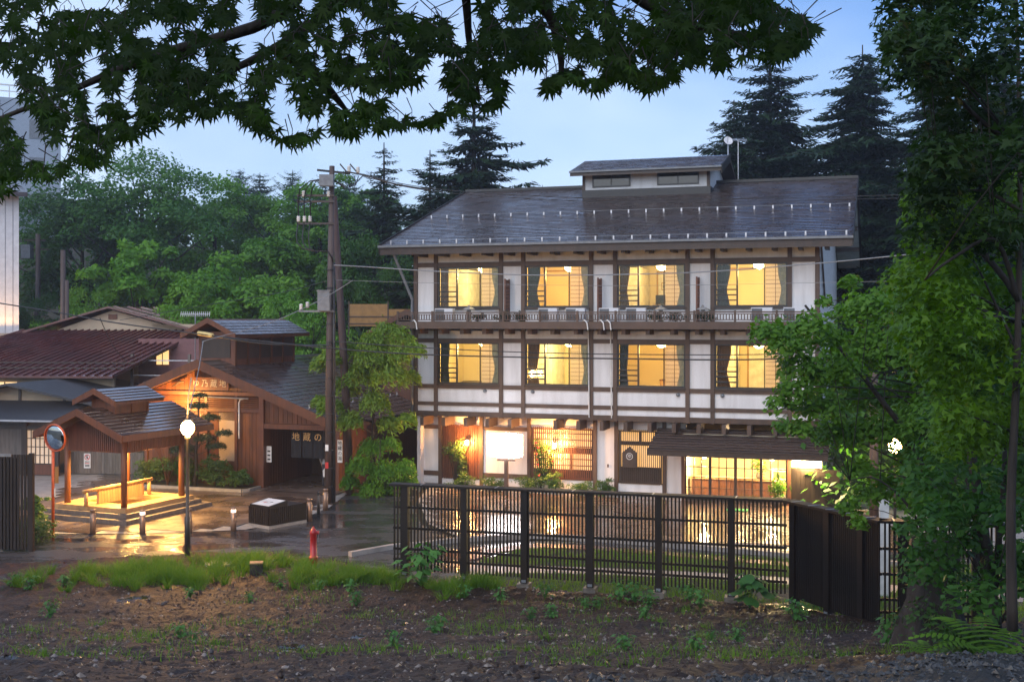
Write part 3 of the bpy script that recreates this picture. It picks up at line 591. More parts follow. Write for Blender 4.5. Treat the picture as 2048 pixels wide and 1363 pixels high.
        lamp('room_light', lp, (0, .0, -.42), (150, 210, 125, 175, 140, 180, 110, 200)[bi + 4*fl], (1, (.64, .66, .55, .6)[(bi + fl) % 4], (.21, .22, .15, .18)[(bi + fl) % 4]), .15)
# furniture glimpsed through the windows
def tvset(x, y, z, wdt, label):
    t = thing('television', label, 'television', hw(x, y, z), HA); bx('screen', M['darkglass'], t, -wdt/2, wdt/2, -.03, .03, .08, .08+wdt*.6); bx('stand', M['blackpaint'], t, -.1, .1, -.08, .08, 0, .075)
    k = thing('low_cabinet', 'low wooden cabinet under the ' + label.replace('in the ', 'of the ').replace(' floor room', ' room'), 'cabinet', hw(x, y, z-.45), HA); bx('carcass', M['honey'], k, -.5, .5, -.2, .2, 0, .4); bx('top', M['redwood'], k, -.52, .52, -.22, .22, .402, .44)
tvset(2.55, 3.2, 4.18, .6, 'dark television in the lower floor room beside the downpipe corner'); tvset(9.5, 3.4, 4.18, .5, 'dark television in the lower floor room over the hanging shop board'); tvset(2.3, 3.3, 7.05, .7, 'dark television in the upper floor room beside the downpipe corner'); tvset(9.1, 3.4, 7.05, .6, 'dark television in the upper floor room over the hanging shop board')
def picture(x, y, z, w_, h_, label):
    t = thing('framed_picture', label, 'picture', hw(x, y, z), HA); bx('frame', M['honey'], t, -w_/2, w_/2, -.03, 0, 0, h_); bx('print', M['white'], t, -w_/2+.03, w_/2-.03, -.036, -.031, .03, h_-.03); bx('motif', M['greymetal'], t, -w_/5, w_/5, -.040, -.037, h_*.3, h_*.7)
picture(2.6, 4.1, 4.9, .42, .5, 'small framed picture on the lower floor wall beside the downpipe corner'); picture(9.2, 4.1, 4.9, .36, .3, 'small framed picture on the lower floor wall over the hanging shop board'); picture(9.0, 4.1, 7.7, .2, .3, 'tiny framed picture on the upper floor wall over the hanging shop board')
# air conditioners and lanterns on the balcony
def acunit(x, label):
    t = thing('air_conditioner', label, 'air conditioner', hw(x, -.62, 6.425), HA, 'air conditioner units along the balcony')
    bx('case', M['whitemetal'], t, -.36, .36, -.14, .14, .03, .52); bx('grille', M['greymetal'], t, -.34, .02, -.152, -.141, .06, .49); bx('foot', M['greymetal'], t, -.3, -.24, -.15, .15, 0, .029); bx('foot', M['greymetal'], t, .24, .3, -.15, .15, 0, .029)
    me = MB().box(-.335, .015, -.16, -.153, 0, .012).mesh('louvre'); pieces('louvre', M['blackmetal'], t, [me], [Matrix.Translation((0, 0, .09+k*.05)) for k in range(8)])
for x, l in ((1.45, 'white air conditioner below the upper window beside the downpipe corner'), (5.55, 'white air conditioner below the upper window over the glowing sign, left of two'), (6.6, 'white air conditioner below the upper window over the glowing sign, right of two'), (7.85, 'white air conditioner in front of the narrow panel left of the third upper window'), (8.85, 'white air conditioner below the upper window over the hanging shop board'), (13.3, 'white air conditioner below the upper window nearest the corrugated side wall'), (14.4, 'white air conditioner on the balcony end beside the corrugated wall')): acunit(x, l)
def stone_lantern(x, label, s=1):
    t = thing('stone_lantern', label, 'lantern', hw(x, -.7, 6.425), HA, 'stone lanterns on the balcony'); t.scale = (s,)*3
    MB().lathe([(.12, 0), (.12, .05), (.05, .08), (.05, .28), (.12, .31), (.12, .35)], 8).build('pedestal', M['concrete'], t); MB().lathe([(.08, .35), (.08, .47)], 6).build('fire_box', M['concrete'], t); MB().lathe([(.27, .47), (.2, .52), (.05, .58), (.05, .62), (.0, .66)], 6).build('cap', M['concrete'], t)
stone_lantern(2.45, 'stone lantern on the balcony below the window beside the downpipe corner'); stone_lantern(9.75, 'stone lantern on the balcony below the window over the hanging shop board', .95); stone_lantern(11.25, 'stone lantern on the balcony in front of the narrow white panel', .95)
# ------------------------------------------------------------------ inn ground floor
GY = .55
gw = MB()
for (a, b) in ((.08, .74), (2.6, 4.4), (7.1, 7.8), (9.72, 10.45)): gw.box(a, b, GY, GY+.12, .12, 2.8)
for (a, b, t) in ((.88, 2.45, .32), (4.5, 6.98, .45), (7.9, 9.6, .42)): gw.box(a, b, GY, GY+.12, .12, t); gw.box(a, b, GY, GY+.12, 2.42, 2.8)
gw.build('ground_floor_wall', M['plaster'], H)
bx('plinth', M['concrete'], H, -.05, 10.45, GY-.02, GY+.14, -.05, .118)
for x in (.0, .81, 2.52, 4.45, 7.04, 7.85, 9.66): bx('post', M['timber'], H, x-.07, x+.07, GY-.07, GY+.1, -.02, 2.79)
for (a, b) in ((.07, .74), (2.59, 4.38)): bx('beam', M['timber'], H, a, b, GY-.04, GY+.05, .42, .6); bx('beam', M['timber'], H, a, b, GY-.04, GY+.05, 2.25, 2.4)
def lattice(a, b, z0, z1, mat, step, backing, nx=None):
    r = bx('lattice_window', backing, H, a, b, GY+.13, GY+.16, z0, z1)
    for (p, q, r0, r1) in ((a, b, z0, z0+.05), (a, b, z1-.05, z1), (a, a+.05, z0+.05, z1-.05), (b-.05, b, z0+.05, z1-.05)): bx('frame_bar', mat, r, p, q, GY-.02, GY+.05, r0, r1)
    n = int((b-a-.1)/step); me = MB().box(-.018, .018, GY-.05, GY-.022, z0-.04, z1+.04).mesh('lattice_slat')
    pieces('lattice_slat', mat, r, [me], [Matrix.Translation((a+.05+(i+.5)*(b-a-.1)/n, 0, 0)) for i in range(n)])
    return r
M['shade_lit'] = em('lit_paper_screen', (1, .5, .12), 1.1)
lw = lattice(.9, 2.43, .36, 2.4, M['redwood'], .075, M['redwood'])
lw = lattice(4.54, 6.95, .5, 2.4, M['redwood'], .078, M['shade_lit'])
for k in range(7): bx('cross_bar', M['darkwood'], lw, 4.6, 6.9, GY+.055, GY+.075, .75+k*.24, .78+k*.24)
bx('mid_rail', M['darkwood'], lw, 4.6, 6.9, GY+.076, GY+.1, 1.45, 1.68); bx('lower_panel', M['darkwood'], lw, 4.6, 6.9, GY+.076, GY+.1, .5, .85)
for x in (5.3, 6.1): bx('mullion', M['darkwood'], lw, x-.04, x+.04, GY+.076, GY+.102, .86, 1.44)
lw = lattice(7.95, 9.56, .46, 2.4, M['darkwood'], .075, M['shade_lit'])
bx('mid_rail', M['darkwood'], lw, 8.0, 9.51, GY+.06, GY+.09, 1.85, 2.0); bx('lower_panel', M['darkwood'], lw, 8.0, 9.51, GY+.06, GY+.09, .46, 1.05); bx('mullion', M['darkwood'], lw, 8.72, 8.8, GY+.06, GY+.092, 2.001, 2.35)
# entrance: glazed doors under a shingled canopy, lobby inside
EY = -.35; EA, EB = 10.55, 14.15
can = MB().prism([(9.45, -1.55, 1.93), (9.45, .5, 2.52), (9.45, .5, 2.44), (9.45, -1.55, 1.83)], (6.1, 0, 0)).build('entrance_canopy', M['darkwood'], H)
s3 = .59/2.05; c3 = math.sqrt(1+s3*s3)
pieces('canopy_board', M['bathroof'], can, [MB().box(-.5, .5, -.02, .30, -.03, 0).mesh('canopy_board')], [Matrix(((6.12/1 if k % 2 else 6.16, 0, 0, 12.5), (0, math.cos(.22), 0, -1.6+k*.235), (0, math.sin(.22), 1, 1.97+k*.235*s3), (0, 0, 0, 1))) for k in range(9)])
bx('canopy_fascia', M['darkwood'], can, 9.44, 15.56, -1.60, -1.552, 1.76, 1.93)
for x in (10.5, 14.2): bx('post', M['redwood'], H, x-.06, x+.06, EY-.06, EY+.08, -.02, 1.86)
bx('door_head', M['redwood'], H, 10.562, 14.138, EY-.05, EY+.07, 1.68, 1.86); bx('door_sill', M['darkwood'], H, 10.562, 14.138, EY-.06, EY+.1, -.02, .06)
bx('entrance_side_wall', M['plaster'], H, 10.38, 10.44, EY+.1, GY-.02, 0, 2.3)
for k in range(4):
    a = 10.562 + k*.894; b = a + .894; f = MB(); yy = EY + (.0 if k % 2 else .03)
    f.box(a, a+.05, yy, yy+.03, .06, 1.68); f.box(b-.05, b, yy, yy+.03, .06, 1.68); f.box(a+.05, b-.05, yy, yy+.03, .06, .16); f.box(a+.05, b-.05, yy, yy+.03, 1.63, 1.68)
    dr_ = f.build('sliding_door', M['darkwood'], H)
    for j in (1, 2): bx('muntin', M['darkwood'], dr_, a+.05+j*.265-.015, a+.05+j*.265+.015, yy+.003, yy+.027, .16, 1.63)
    for j in (1, 2, 3): bx('muntin', M['darkwood'], dr_, a+.05, b-.05, yy+.001, yy+.029, .16+j*.367-.014, .16+j*.367+.014)
    bx('pane', M['glass'], dr_, a+.05, b-.05, yy+.012, yy+.018, .16, 1.63)
lb = MB(); lx0, lx1, ly = 10.46, 15.1, 4.4
lb.poly([(lx0, EY+.12, 0), (lx0, ly, 0), (lx0, ly, 2.4), (lx0, EY+.12, 2.4)]); lb.poly([(lx1, EY+.12, 0), (lx1, EY+.12, 2.4), (lx1, ly, 2.4), (lx1, ly, 0)]); lb.poly([(lx0, ly, 0), (lx1, ly, 0), (lx1, ly, 2.4), (lx0, ly, 2.4)]); lb.poly([(lx0, EY+.12, 2.4), (lx0, ly, 2.4), (lx1, ly, 2.4), (lx1, EY+.12, 2.4)])
lb = lb.build('lobby', M['wall_in'], H); MB().poly([(lx0, EY-.0, .03), (lx1, EY-.0, .03), (lx1, ly, .03), (lx0, ly, .03)]).build('floor', M['honey'], lb)
dsk = thing('reception_desk', 'brown wooden reception desk behind the glazed entrance doors', 'desk', hw(12.3, 1.15, .03), HA)
bx('front', M['cedar'], dsk, -1.7, 1.3, -.3, .3, 0, .66); bx('top', M['honey'], dsk, -1.76, 1.36, -.36, .34, .662, .70)
for x in (-1.0, -.3, .5): bx('panel_strip', M['redwood'], dsk, x-.015, x+.015, -.312, -.301, 0, .65)
cab = thing('white_cabinet', 'pale cabinet with drawers at the right of the entrance lobby', 'cabinet', hw(13.8, 1.7, .03), HA); bx('carcass', M['white'], cab, -.35, .3, -.2, .2, 0, 1.0)
for k in range(3): bx('drawer', M['honey'], cab, -.3, .25, -.215, -.201, .1+k*.3, .34+k*.3)
for x, l in ((11.15, 'hanging lantern inside the entrance beside the left door'), (13.55, 'hanging lantern inside the entrance beside the right door')):
    t = thing('hanging_lantern', l, 'lantern', hw(x, .35, 2.4), HA, 'hanging lanterns in the lobby')
    MB().tube([(0, 0, 0), (0, 0, -.6)], .008, 5).build('cord', M['blackmetal'], t); MB().lathe([(.14, -.70), (.16, -.68), (.06, -.6), (.01, -.58)], 6).build('cap', M['blackmetal'], t); MB().lathe([(.07, -.92), (.1, -.72)], 6).build('shade', M['bulb_in'], t)
    lamp('lantern_light', t, (0, 0, -1.02), 220, (1, .66, .3), .08)
t = thing('ceiling_light', 'lit ceiling light over the reception desk', 'lamp', hw(12.4, 1.2, 2.39), HA); bx('diffuser', M['bulb_in'], t, -.5, .5, -.12, .12, -.06, 0); lamp('desk_light', t, (0, 0, -.2), 380, (1, .68, .34), .3)
# dark board wall with a light strip at the right of the entrance
dw = bx('board_wall', M['blackwood'], H, 14.27, 15.9, EY-.01, EY+.05, 0, 1.33)
for k in range(10): bx('board', M['blackwood'], dw, 14.28+k*.162, 14.28+k*.162+.152, EY-.035, EY-.012, 0, 1.3)
t = thing('light_panel', 'bright warm light panel over the dark boards beside the entrance', 'lamp', hw(14.8, EY, 1.36), HA); bx('diffuser', M['barklight'], t, -.5, .5, .0, .05, .03, .40); bx('housing', M['darkwood'], t, -.53, .53, -.02, .09, 0, .028); lamp('panel_light', t, (0, -.25, .2), 480, (1, .72, .34), .15)
# hanging signboard with a round mark
hs = thing('hanging_signboard', 'dark house shaped signboard with a white ringed mark before the lattice', 'sign', hw(8.4, GY-.25, 1.05), HA)
MB().prism([(-.28, 0, 0), (.28, 0, 0), (.28, 0, .55), (0, 0, .78), (-.28, 0, .55)], (0, .05, 0)).build('board', M['darkwood'], hs)
rg = MB()
for k in range(24):
    a0, a1 = 2*math.pi*k/24, 2*math.pi*(k+1)/24
    rg.poly([(.125*math.cos(a0), -.004, .42+.125*math.sin(a0)), (.125*math.cos(a1), -.004, .42+.125*math.sin(a1)), (.105*math.cos(a1), -.004, .42+.105*math.sin(a1)), (.105*math.cos(a0), -.004, .42+.105*math.sin(a0))])
rg.build('ring_mark', M['white'], hs); text('mark', 'ゆ', .16, M['white'], hs, Matrix.Translation((0, -.006, .42)) @ FRONT)
# glowing sign box on its post
sg = thing('lit_sign', 'overexposed glowing white sign box on a post before the inn', 'sign', hw(4.06, -1.2, 0), HA)
P = [(-.61, 0, 1.48), (-.3, 0, 1.435), (0, 0, 1.42), (.3, 0, 1.435), (.61, 0, 1.48), (.61, 0, 2.28), (.3, 0, 2.31), (0, 0, 2.32), (-.3, 0, 2.31), (-.61, 0, 2.28)]
MB().prism(P, (0, .16, 0)).build('light_box', M['signlit'], sg)
MB().prism([(p[0]*1.04, .162, 1.87+(p[2]-1.87)*1.06) for p in P], (0, .06, 0)).build('back_frame', M['timber'], sg); bx('post', M['timber'], sg, -.07, .07, .06, .155, 0, 1.41); bx('brace', M['timber'], sg, -.35, .35, .07, .15, 1.3, 1.38)
# wall lamps and roses
for x, l in ((1.98, 'small bright wall lamp on the red lattice left of the glowing sign'), (5.5, 'small bright wall lamp on the lit lattice right of the glowing sign')):
    t = thing('wall_lamp', l, 'lamp', hw(x, GY-.06, 1.62), HA, 'wall lamps on the inn front')
    bx('bracket', M['blackmetal'], t, -.03, .03, -.10, 0, .0, .04); MB().lathe([(.03, .04), (.07, .08), (.075, .2), (.05, .24), (0, .245)], 10, (0, -.14, 0)).build('shade', M['bulb'], t, True); MB().lathe([(.09, .247), (.03, .3)], 10, (0, -.14, 0)).build('cap', M['blackmetal'], t)
    lamp('wall_light', t, (0, -.36, .12), 240, (1, .46, .13), .06)
bx('meter_box', M['white'], H, -.12, -.02, GY-.16, GY-.08, 1.3, 1.5)
bx('intercom', M['timber'], H, 7.5, 7.56, GY-.02, GY-.001, 1.0, 1.12)
mt = solid('doormat', MB().box(-.35, .35, -.2, .2, 0, .02), pm('green_mat', (.05, .4, .1), rough=.8), 'bright green doormat on the wet paving before the entrance', 'mat'); mt.location = hw(12.6, -1.9, .045); mt.rotation_euler.z = HA
# rooftop aerials
t = thing('satellite_dish', 'white satellite dish on the right end of the dormer roof', 'dish', hw(11.0, 8.4, 13.6), HA)
MB().tube([(0, 0, 0), (0, 0, .55)], .03, 8).build('mast', M['metal'], t); dsh = MB().lathe([(.0, .0), (.1, .012), (.16, .035), (.2, .06), (.194, .066), (.156, .045), (0, .012)], 20).build('dish', M['whitemetal'], t, True); dsh.matrix_local = Matrix.Translation((0, -.05, .58)) @ Matrix.Rotation(R(62), 4, 'X') @ Matrix.Rotation(R(25), 4, 'Y')
MB().tube([(0, -.1, .5), (.05, -.45, .75)], .012, 6).build('feed_arm', M['metal'], t)
def antenna(name, label, loc, rz, hm, s=1.0):
    t = thing(name, label, 'antenna', loc, rz); MB().tube([(0, 0, 0), (0, 0, hm)], .02, 6).build('mast', M['metal'], t); MB().bar((-.6*s, 0, hm), (.6*s, 0, hm), .025, .025).build('boom', M['metal'], t)
    me = MB().box(-.006, .006, -.17*s, .17*s, -.09*s, .09*s).mesh('element'); pieces('element', M['metal'], t, [MB().bar((0, -.05, -.10*s), (0, .05, .10*s), .014, .014).mesh('element')], [Matrix.Translation((-.58*s+k*.083*s, 0, hm)) for k in range(15)]); return t
antenna('tv_antenna', 'rooftop aerial on a mast behind the satellite dish', hw(11.3, 9.5, 12.2), R(15), 2.2, .7)
# ------------------------------------------------------------------ bathhouse
B = thing('bathhouse', 'cedar boarded bathhouse with gable sign, cupola and dark entrance curtain', 'bathhouse', (-6.99, 43.5, 0), HA)
def bw(x, y, z=0): return Vector((-6.99 + x*ca + y*sa, 43.5 - x*sa + y*ca, z))
AX, AZ, BS = -5.15, 4.93, .385         # apex, slope
def rz_(x): return AZ - abs(x-AX)*BS
BX0, BX1, BY0, BY1 = -8.6, .95, -.85, 13.5
rf = MB()
rf.prism([(BX0, BY0, rz_(BX0)), (AX, BY0, AZ), (BX1, BY0, rz_(BX1)), (BX1, BY0, rz_(BX1)-.16), (AX, BY0, AZ-.16), (BX0, BY0, rz_(BX0)-.16)], (0, BY1-BY0, 0))
rf = rf.build('roof', M['darkwood'], B)
cb = math.sqrt(1+BS*BS); YY = Vector((0, 1, 0))
rt = shingle_mats(BY0, BY1, YY, Vector((BX1, 0, rz_(BX1))), Vector((-1/cb, 0, BS/cb)), Vector((BS/cb, 0, 1/cb)), (BX1-AX)*cb, .6, .3, 21)
pieces('shingle', M['bathroof'], rf, [shingle_mesh(.3, .03), shingle_mesh(.3, .022)], rt, 300)
rt = shingle_mats(BY0, BY1, YY, Vector((BX0, 0, rz_(BX0))), Vector((1/cb, 0, BS/cb)), Vector((-BS/cb, 0, 1/cb)), (AX-BX0)*cb, .6, .3, 22)
mbl = MB()
for m4 in rt: mbl.add([m4 @ Vector(v) for v in ((-.5,-.01,0),(.5,-.01,0),(.5,.33,0),(-.5,.33,0),(-.5,-.01,-.03),(.5,-.01,-.03))], [(0,1,2,3),(0,4,5,1)])
mbl.build('shingle', M['bathroof'], rf, kind='stuff')
for xe in (BX0, BX1):
    d_ = .001 if xe > AX else -.001
    MB().prism([(xe, BY0-.06, rz_(xe)-.30), (AX+d_, BY0-.06, AZ-.30), (AX+d_, BY0-.06, AZ+.06), (xe, BY0-.06, rz_(xe)+.06)], (0, .055, 0)).build('barge_board', M['cedar'], rf)
pr = Vector((BX1, 0, rz_(BX1))) + Vector((-1/cb, 0, BS/cb))*1.6
MB().bar((pr.x, BY0+.3, pr.z+.14), (pr.x, BY1-1, pr.z+.14), .025, .025).build('snow_rail', M['metal'], rf)
pieces('snow_guard', M['metal'], rf, [MB().box(-.02, .02, -.03, .03, 0, .16).mesh('snow_guard')], [Matrix.Translation((pr.x, BY0+.4+k*.75, pr.z)) for k in range(16)])
# gable front
WX = -2.79
gf = MB().prism([(-8.0, 0, 2.72), (.55, 0, 2.40), (.55, 0, rz_(.55)-.17), (AX, 0, AZ-.17), (-8.0, 0, rz_(-8.0)-.17)], (0, .1, 0)).build('gable_wall', M['cedar'], B)
n = 0
x = -7.9
while x < .3:
    zt = rz_(x+.1)-.2; zb = 3.66 if x < WX else 2.52
    if zt - zb > .1: bx('gable_board', M['cedar'], gf, x, x+.19, -.02, -.003, zb, zt)
    x += .2
bx('beam', M['redwood'], B, -8.1, WX-.1, -.10, -.021, 3.56, 3.70); bx('beam', M['redwood'], B, WX+.1, .75, -.12, .14, 2.32, 2.51); bx('beam', M['redwood'], B, -8.1, WX-.1, -.09, -.005, 2.92, 3.05)
for x0, x1 in ((-8.0, -5.35), (-5.22, -4.0), (-3.88, -2.9)):
    fr = bx('louvre_panel', M['darkwood'], B, x0, x1, -.02, -.004, 3.06, 3.55); pieces('louvre', M['cedar'], fr, [MB().prism([(0, -.07, 0), (0, -.021, .055), (0, -.021, .075), (0, -.07, .02)], (x1-x0, 0, 0)).mesh('louvre')], [Matrix.Translation((x0, 0, 3.07+k*.08)) for k in range(6)])
for x in (-8.05, -5.28, -3.94): bx('post', M['redwood'], B, x-.06, x+.06, -.08, .12, 0, 3.56)
bx('post', M['redwood'], B, WX-.1, WX+.1, -.14, .16, 0, 3.6); bx('post', M['redwood'], B, .35, .53, -.14, .16, 0, 2.6)
bx('post', M['redwood'], B, -1.4, -1.28, -.05, .1, 2.515, 3.2)
bx('lower_wall', M['cedar'], B, -8.0, WX-.1, .02, .12, 0, 2.92)
for k in range(6): bx('wall_board', M['cedar'], B, -3.87+k*.162, -3.87+k*.162+.155, -.01, .018, .05, 2.90)
bx('cream_panel', M['cream'], B, -4.75, -4.02, .0, .018, 1.0, 2.9)
pieces('wall_board', M['cedar'], B, [MB().box(0, .155, -.01, .018, .05, 2.9).mesh('wall_board')], [Matrix.Translation((-7.95+k*.162, 0, 0)) for k in range(16)] + [Matrix.Translation((-5.2+k*.15, 0, 0)) for k in range(3)])
# entrance recess
bx('recess_side', M['cedar'], B, WX-.05, WX+.05, .17, 4.0, 0, 2.6); pieces('recess_board', M['cedar'], B, [MB().box(.0, .02, 0, .19, .08, 2.4).mesh('recess_board')], [Matrix.Translation((WX+.052, .2+k*.2, 0)) for k in range(18)])
bx('recess_back', M['darkwood'], B, WX+.05, .5, 3.9, 4.0, 0, 2.6); bx('recess_side', M['cedar'], B, .45, .55, .17, 13, 0, 2.4); bx('back_wall', M['cedar'], B, -8, .5, 13, 13.1, 0, 2.4); bx('left_wall', M['cedar'], B, -8.05, -7.95, .13, 13, 0, 2.9)
bx('doorway', M['blackpaint'], B, -1.2, .0, 3.87, 3.899, 0, 2.0)
th = sheet('threshold', [tuple(bw(*p))[:2] for p in ((WX+.1, -.75), (.75, -.95), (.6, 3.85), (WX+.1, 3.85))], .06, M['paving'])
nb = thing('entrance_curtain', 'dark cloth entrance curtain with gold characters in the bathhouse doorway', 'curtain', bw(-.85, .4, 2.26), HA)
for k in range(4):
    c = MB(); vs = []
    for j in range(5):
        for i in range(9): vs.append((-.95+k*.475+.01+i*.455/8, .025*math.sin(i*1.4+k)*j/4, -j*.27))
    c.add(vs, [(j*9+i, j*9+i+1, (j+1)*9+i+1, (j+1)*9+i) for j in range(4) for i in range(8)]).build('cloth_panel', M['fabric'], nb, True)
    text('character', '地蔵の湯'[k], .34, M['gold'], nb, Matrix.Translation((-.95+k*.475+.237, -.04, -.28)) @ FRONT)
MB().tube([(-1.0, 0, .02), (1.0, 0, .02)], .02, 6).build('rod', M['honey'], nb)
sn = thing('gable_signboard', 'wooden gable board with white cursive characters over the louvres', 'sign', bw(-5.05, -.14, 3.76), HA)
bx('board', M['cedar'], sn, -.85, .85, -.05, 0, 0, .5)
for k, ch in enumerate('ゆ乃蔵地'): text('character', ch, .32, M['faded'], sn, Matrix.Translation((-.6+k*.4, -.058, .25)) @ FRONT)
dec = MB().tube([(-.05, 0, .12), (-.25, 0, .1), (-.4, 0, 0), (-.6, 0, -.08)], [.03, .06, .05, .02], 6).build('curved_branch', M['darkwood'], sn); dec.location = (-1.1, -.05, .2); dec2 = dup(dec, parent=sn); dec2.location = (.95, -.05, .25); dec2.scale.x = -.6
MB().tube([(-5.3, -.2, 3.5), (-3.3, -.2, 3.46)], .03, 6).build('drain_pipe', M['greymetal'], B); MB().tube([(-3.75, -.16, 1.9), (-3.75, -.16, 3.3), (-3.7, -.16, 3.42), (-3.55, -.17, 3.45)], .028, 6).build('drain_pipe', M['white'], B)
# cupola
cu = bx('cupola', M['redwood'], B, -6.1, -4.5, .7, 5.6, 4.35, 6.05)
for k in range(5): bx('louvre_panel', M['darkwood'], cu, -4.499, -4.47, .85+k*.95, .85+k*.95+.85, 4.95, 5.75)
for k in range(6): bx('corner_post', M['cedar'], cu, -4.498, -4.44, .7+k*.95, .82+k*.95, 4.4, 5.95)
bx('front_panel', M['darkwood'], cu, -5.95, -4.65, .67, .699, 5.0, 5.75)
CZ, CS = 6.55, .5
c4 = MB().prism([(-6.55, .1, CZ-1.25*CS), (-5.3, .1, CZ), (-4.05, .1, CZ-1.25*CS), (-4.05, .1, CZ-1.25*CS-.12), (-5.3, .1, CZ-.12), (-6.55, .1, CZ-1.25*CS-.12)], (0, 6.1, 0)).build('cupola_roof', M['cedar'], B)
cc = math.sqrt(1+CS*CS)
pieces('shingle', M['bathroof'], c4, [shingle_mesh(.24, .03)], shingle_mats(.06, 6.24, YY, Vector((-4.05, 0, CZ-1.25*CS)), Vector((-1/cc, 0, CS/cc)), Vector((CS/cc, 0, 1/cc)), 1.25*cc, .6, .24, 31))
MB().prism([(-6.55, .04, CZ-1.25*CS-.16), (-5.3, .04, CZ-.16), (-4.05, .04, CZ-1.25*CS-.16), (-4.05, .04, CZ-1.25*CS+.05), (-5.3, .04, CZ+.05), (-6.55, .04, CZ-1.25*CS+.05)], (0, .055, 0)).build('barge_board', M['cedar'], c4)
antenna('tv_antenna', 'comb shaped aerial on a mast behind the bathhouse cupola', bw(-6.6, 1.2, 3.5), R(0), 3.25)
# notices at the bathhouse door
def notice(name, label, x, y, z, w_, h_, rows, facing=0):
    t = thing(name, label, 'notice', bw(x, y, z), HA + facing); bx('board', M['white'], t, -w_/2, w_/2, -.02, 0, 0, h_)
    for k in range(rows): bx('text_line', M['blackpaint'], t, -w_*.28, w_*.28, -.023, -.021, h_*(.14+.76*k/rows), h_*(.14+.76*k/rows)+h_*.28/rows)
notice('hanging_notice', 'white hanging notice with dark round letters by the bathhouse entrance', WX+.2, .12, 1.0, .22, .62, 3); notice('tall_notice', 'tall pale notice on the boards inside the bathhouse entrance', WX+.8, 3.3, .85, .3, 1.3, 6); notice('small_notice', 'small pale notice beside the tall one inside the bathhouse entrance', WX+1.15, 3.3, 1.3, .2, .6, 3)
t = thing('vertical_sign', 'white vertical sign with black characters on the bathhouse corner post', 'sign', bw(.62, -.22, 1.15), HA); bx('board', M['white'], t, -.1, .1, -.03, 0, 0, .85)
for k, ch in enumerate('地蔵の湯'): text('character', ch, .17, M['blackpaint'], t, Matrix.Translation((0, -.036, .72-k*.19)) @ FRONT)
# ------------------------------------------------------------------ bath pavilion
PA = R(-23.5); pv = thing('bath_pavilion', 'open timber pavilion with shingled roof over a lit wooden bath deck', 'pavilion', (-12.55, 37.05, 0), PA)
pc, ps = math.cos(R(23.5)), math.sin(R(23.5))
def pw(x, y, z=0): return Vector((-12.55 + x*pc + y*ps, 37.05 - x*ps + y*pc, z))
PWX, PWY = 2.4, 2.8
st1 = MB().box(-PWX-.75, .75, -.72, PWY+.7, .03, .17).build('step', M['greywood'], pv); bx('step', M['greywood'], pv, -PWX-.5, .5, -.48, PWY+.45, .172, .31)
dk = MB(); dk.box(-PWX-.3, .3, -.28, .5, .312, .44); dk.box(-PWX-.3, .3, PWY-.5, PWY+.28, .312, .44); dk.box(-PWX-.3, -PWX+.3, .502, PWY-.502, .312, .44); dk.box(-.3, .3, .502, PWY-.502, .312, .44)
dko = dk.build('deck', M['honey'], pv)
for k in range(24): bx('deck_board', M['honey'], dko, -PWX-.3+k*.125, -PWX-.3+k*.125+.118, -.27, .49, .4405, .455)
for k in range(14): bx('deck_board', M['honey'], dko, -.3, .3, .51+k*.125, .51+k*.125+.118, .4405, .455); bx('deck_board', M['honey'], dko, -PWX-.3, -PWX+.3, .51+k*.125, .51+k*.125+.118, .4405, .455)
bx('bath_water', wetm('bath_water', (.12, .07, .03), (.16, .1, .05), 2, r0=.03, r1=.06, bump=.1), pv, -PWX+.3, -.3, .5, PWY-.5, .30, .36)
for x, y in ((-PWX, 0), (0, 0), (0, PWY), (-PWX, PWY)): MB().lathe([(.105, .44), (.1, 1.4), (.1, 2.75)], 12, (x, y, 0)).build('column', M['cedar'], pv, True)
# partition with rounded rail across the bath
pt_ = bx('partition', M['honey'], pv, -1.25, -1.2, .1, PWY-.5, .46, .92); pieces('partition_board', M['honey'], pt_, [MB().box(-1.19-.01, -1.17, 0, .12, .46, .92).mesh('partition_board')], [Matrix.Translation((0, .12+k*.13, 0)) for k in range(16)])
MB().tube([(-1.2, -.55, .96), (-1.2, PWY-.1, .96)], .06, 10).build('rail', M['honey'], pv, True)
for y in (-.42, PWY-.25): MB().lathe([(.06, .455), (.06, .6), (.075, .62), (.06, .66), (.075, .70), (.06, .74), (.06, .9)], 10, (-1.2, y, 0)).build('rail_post', M['honey'], pv, True)
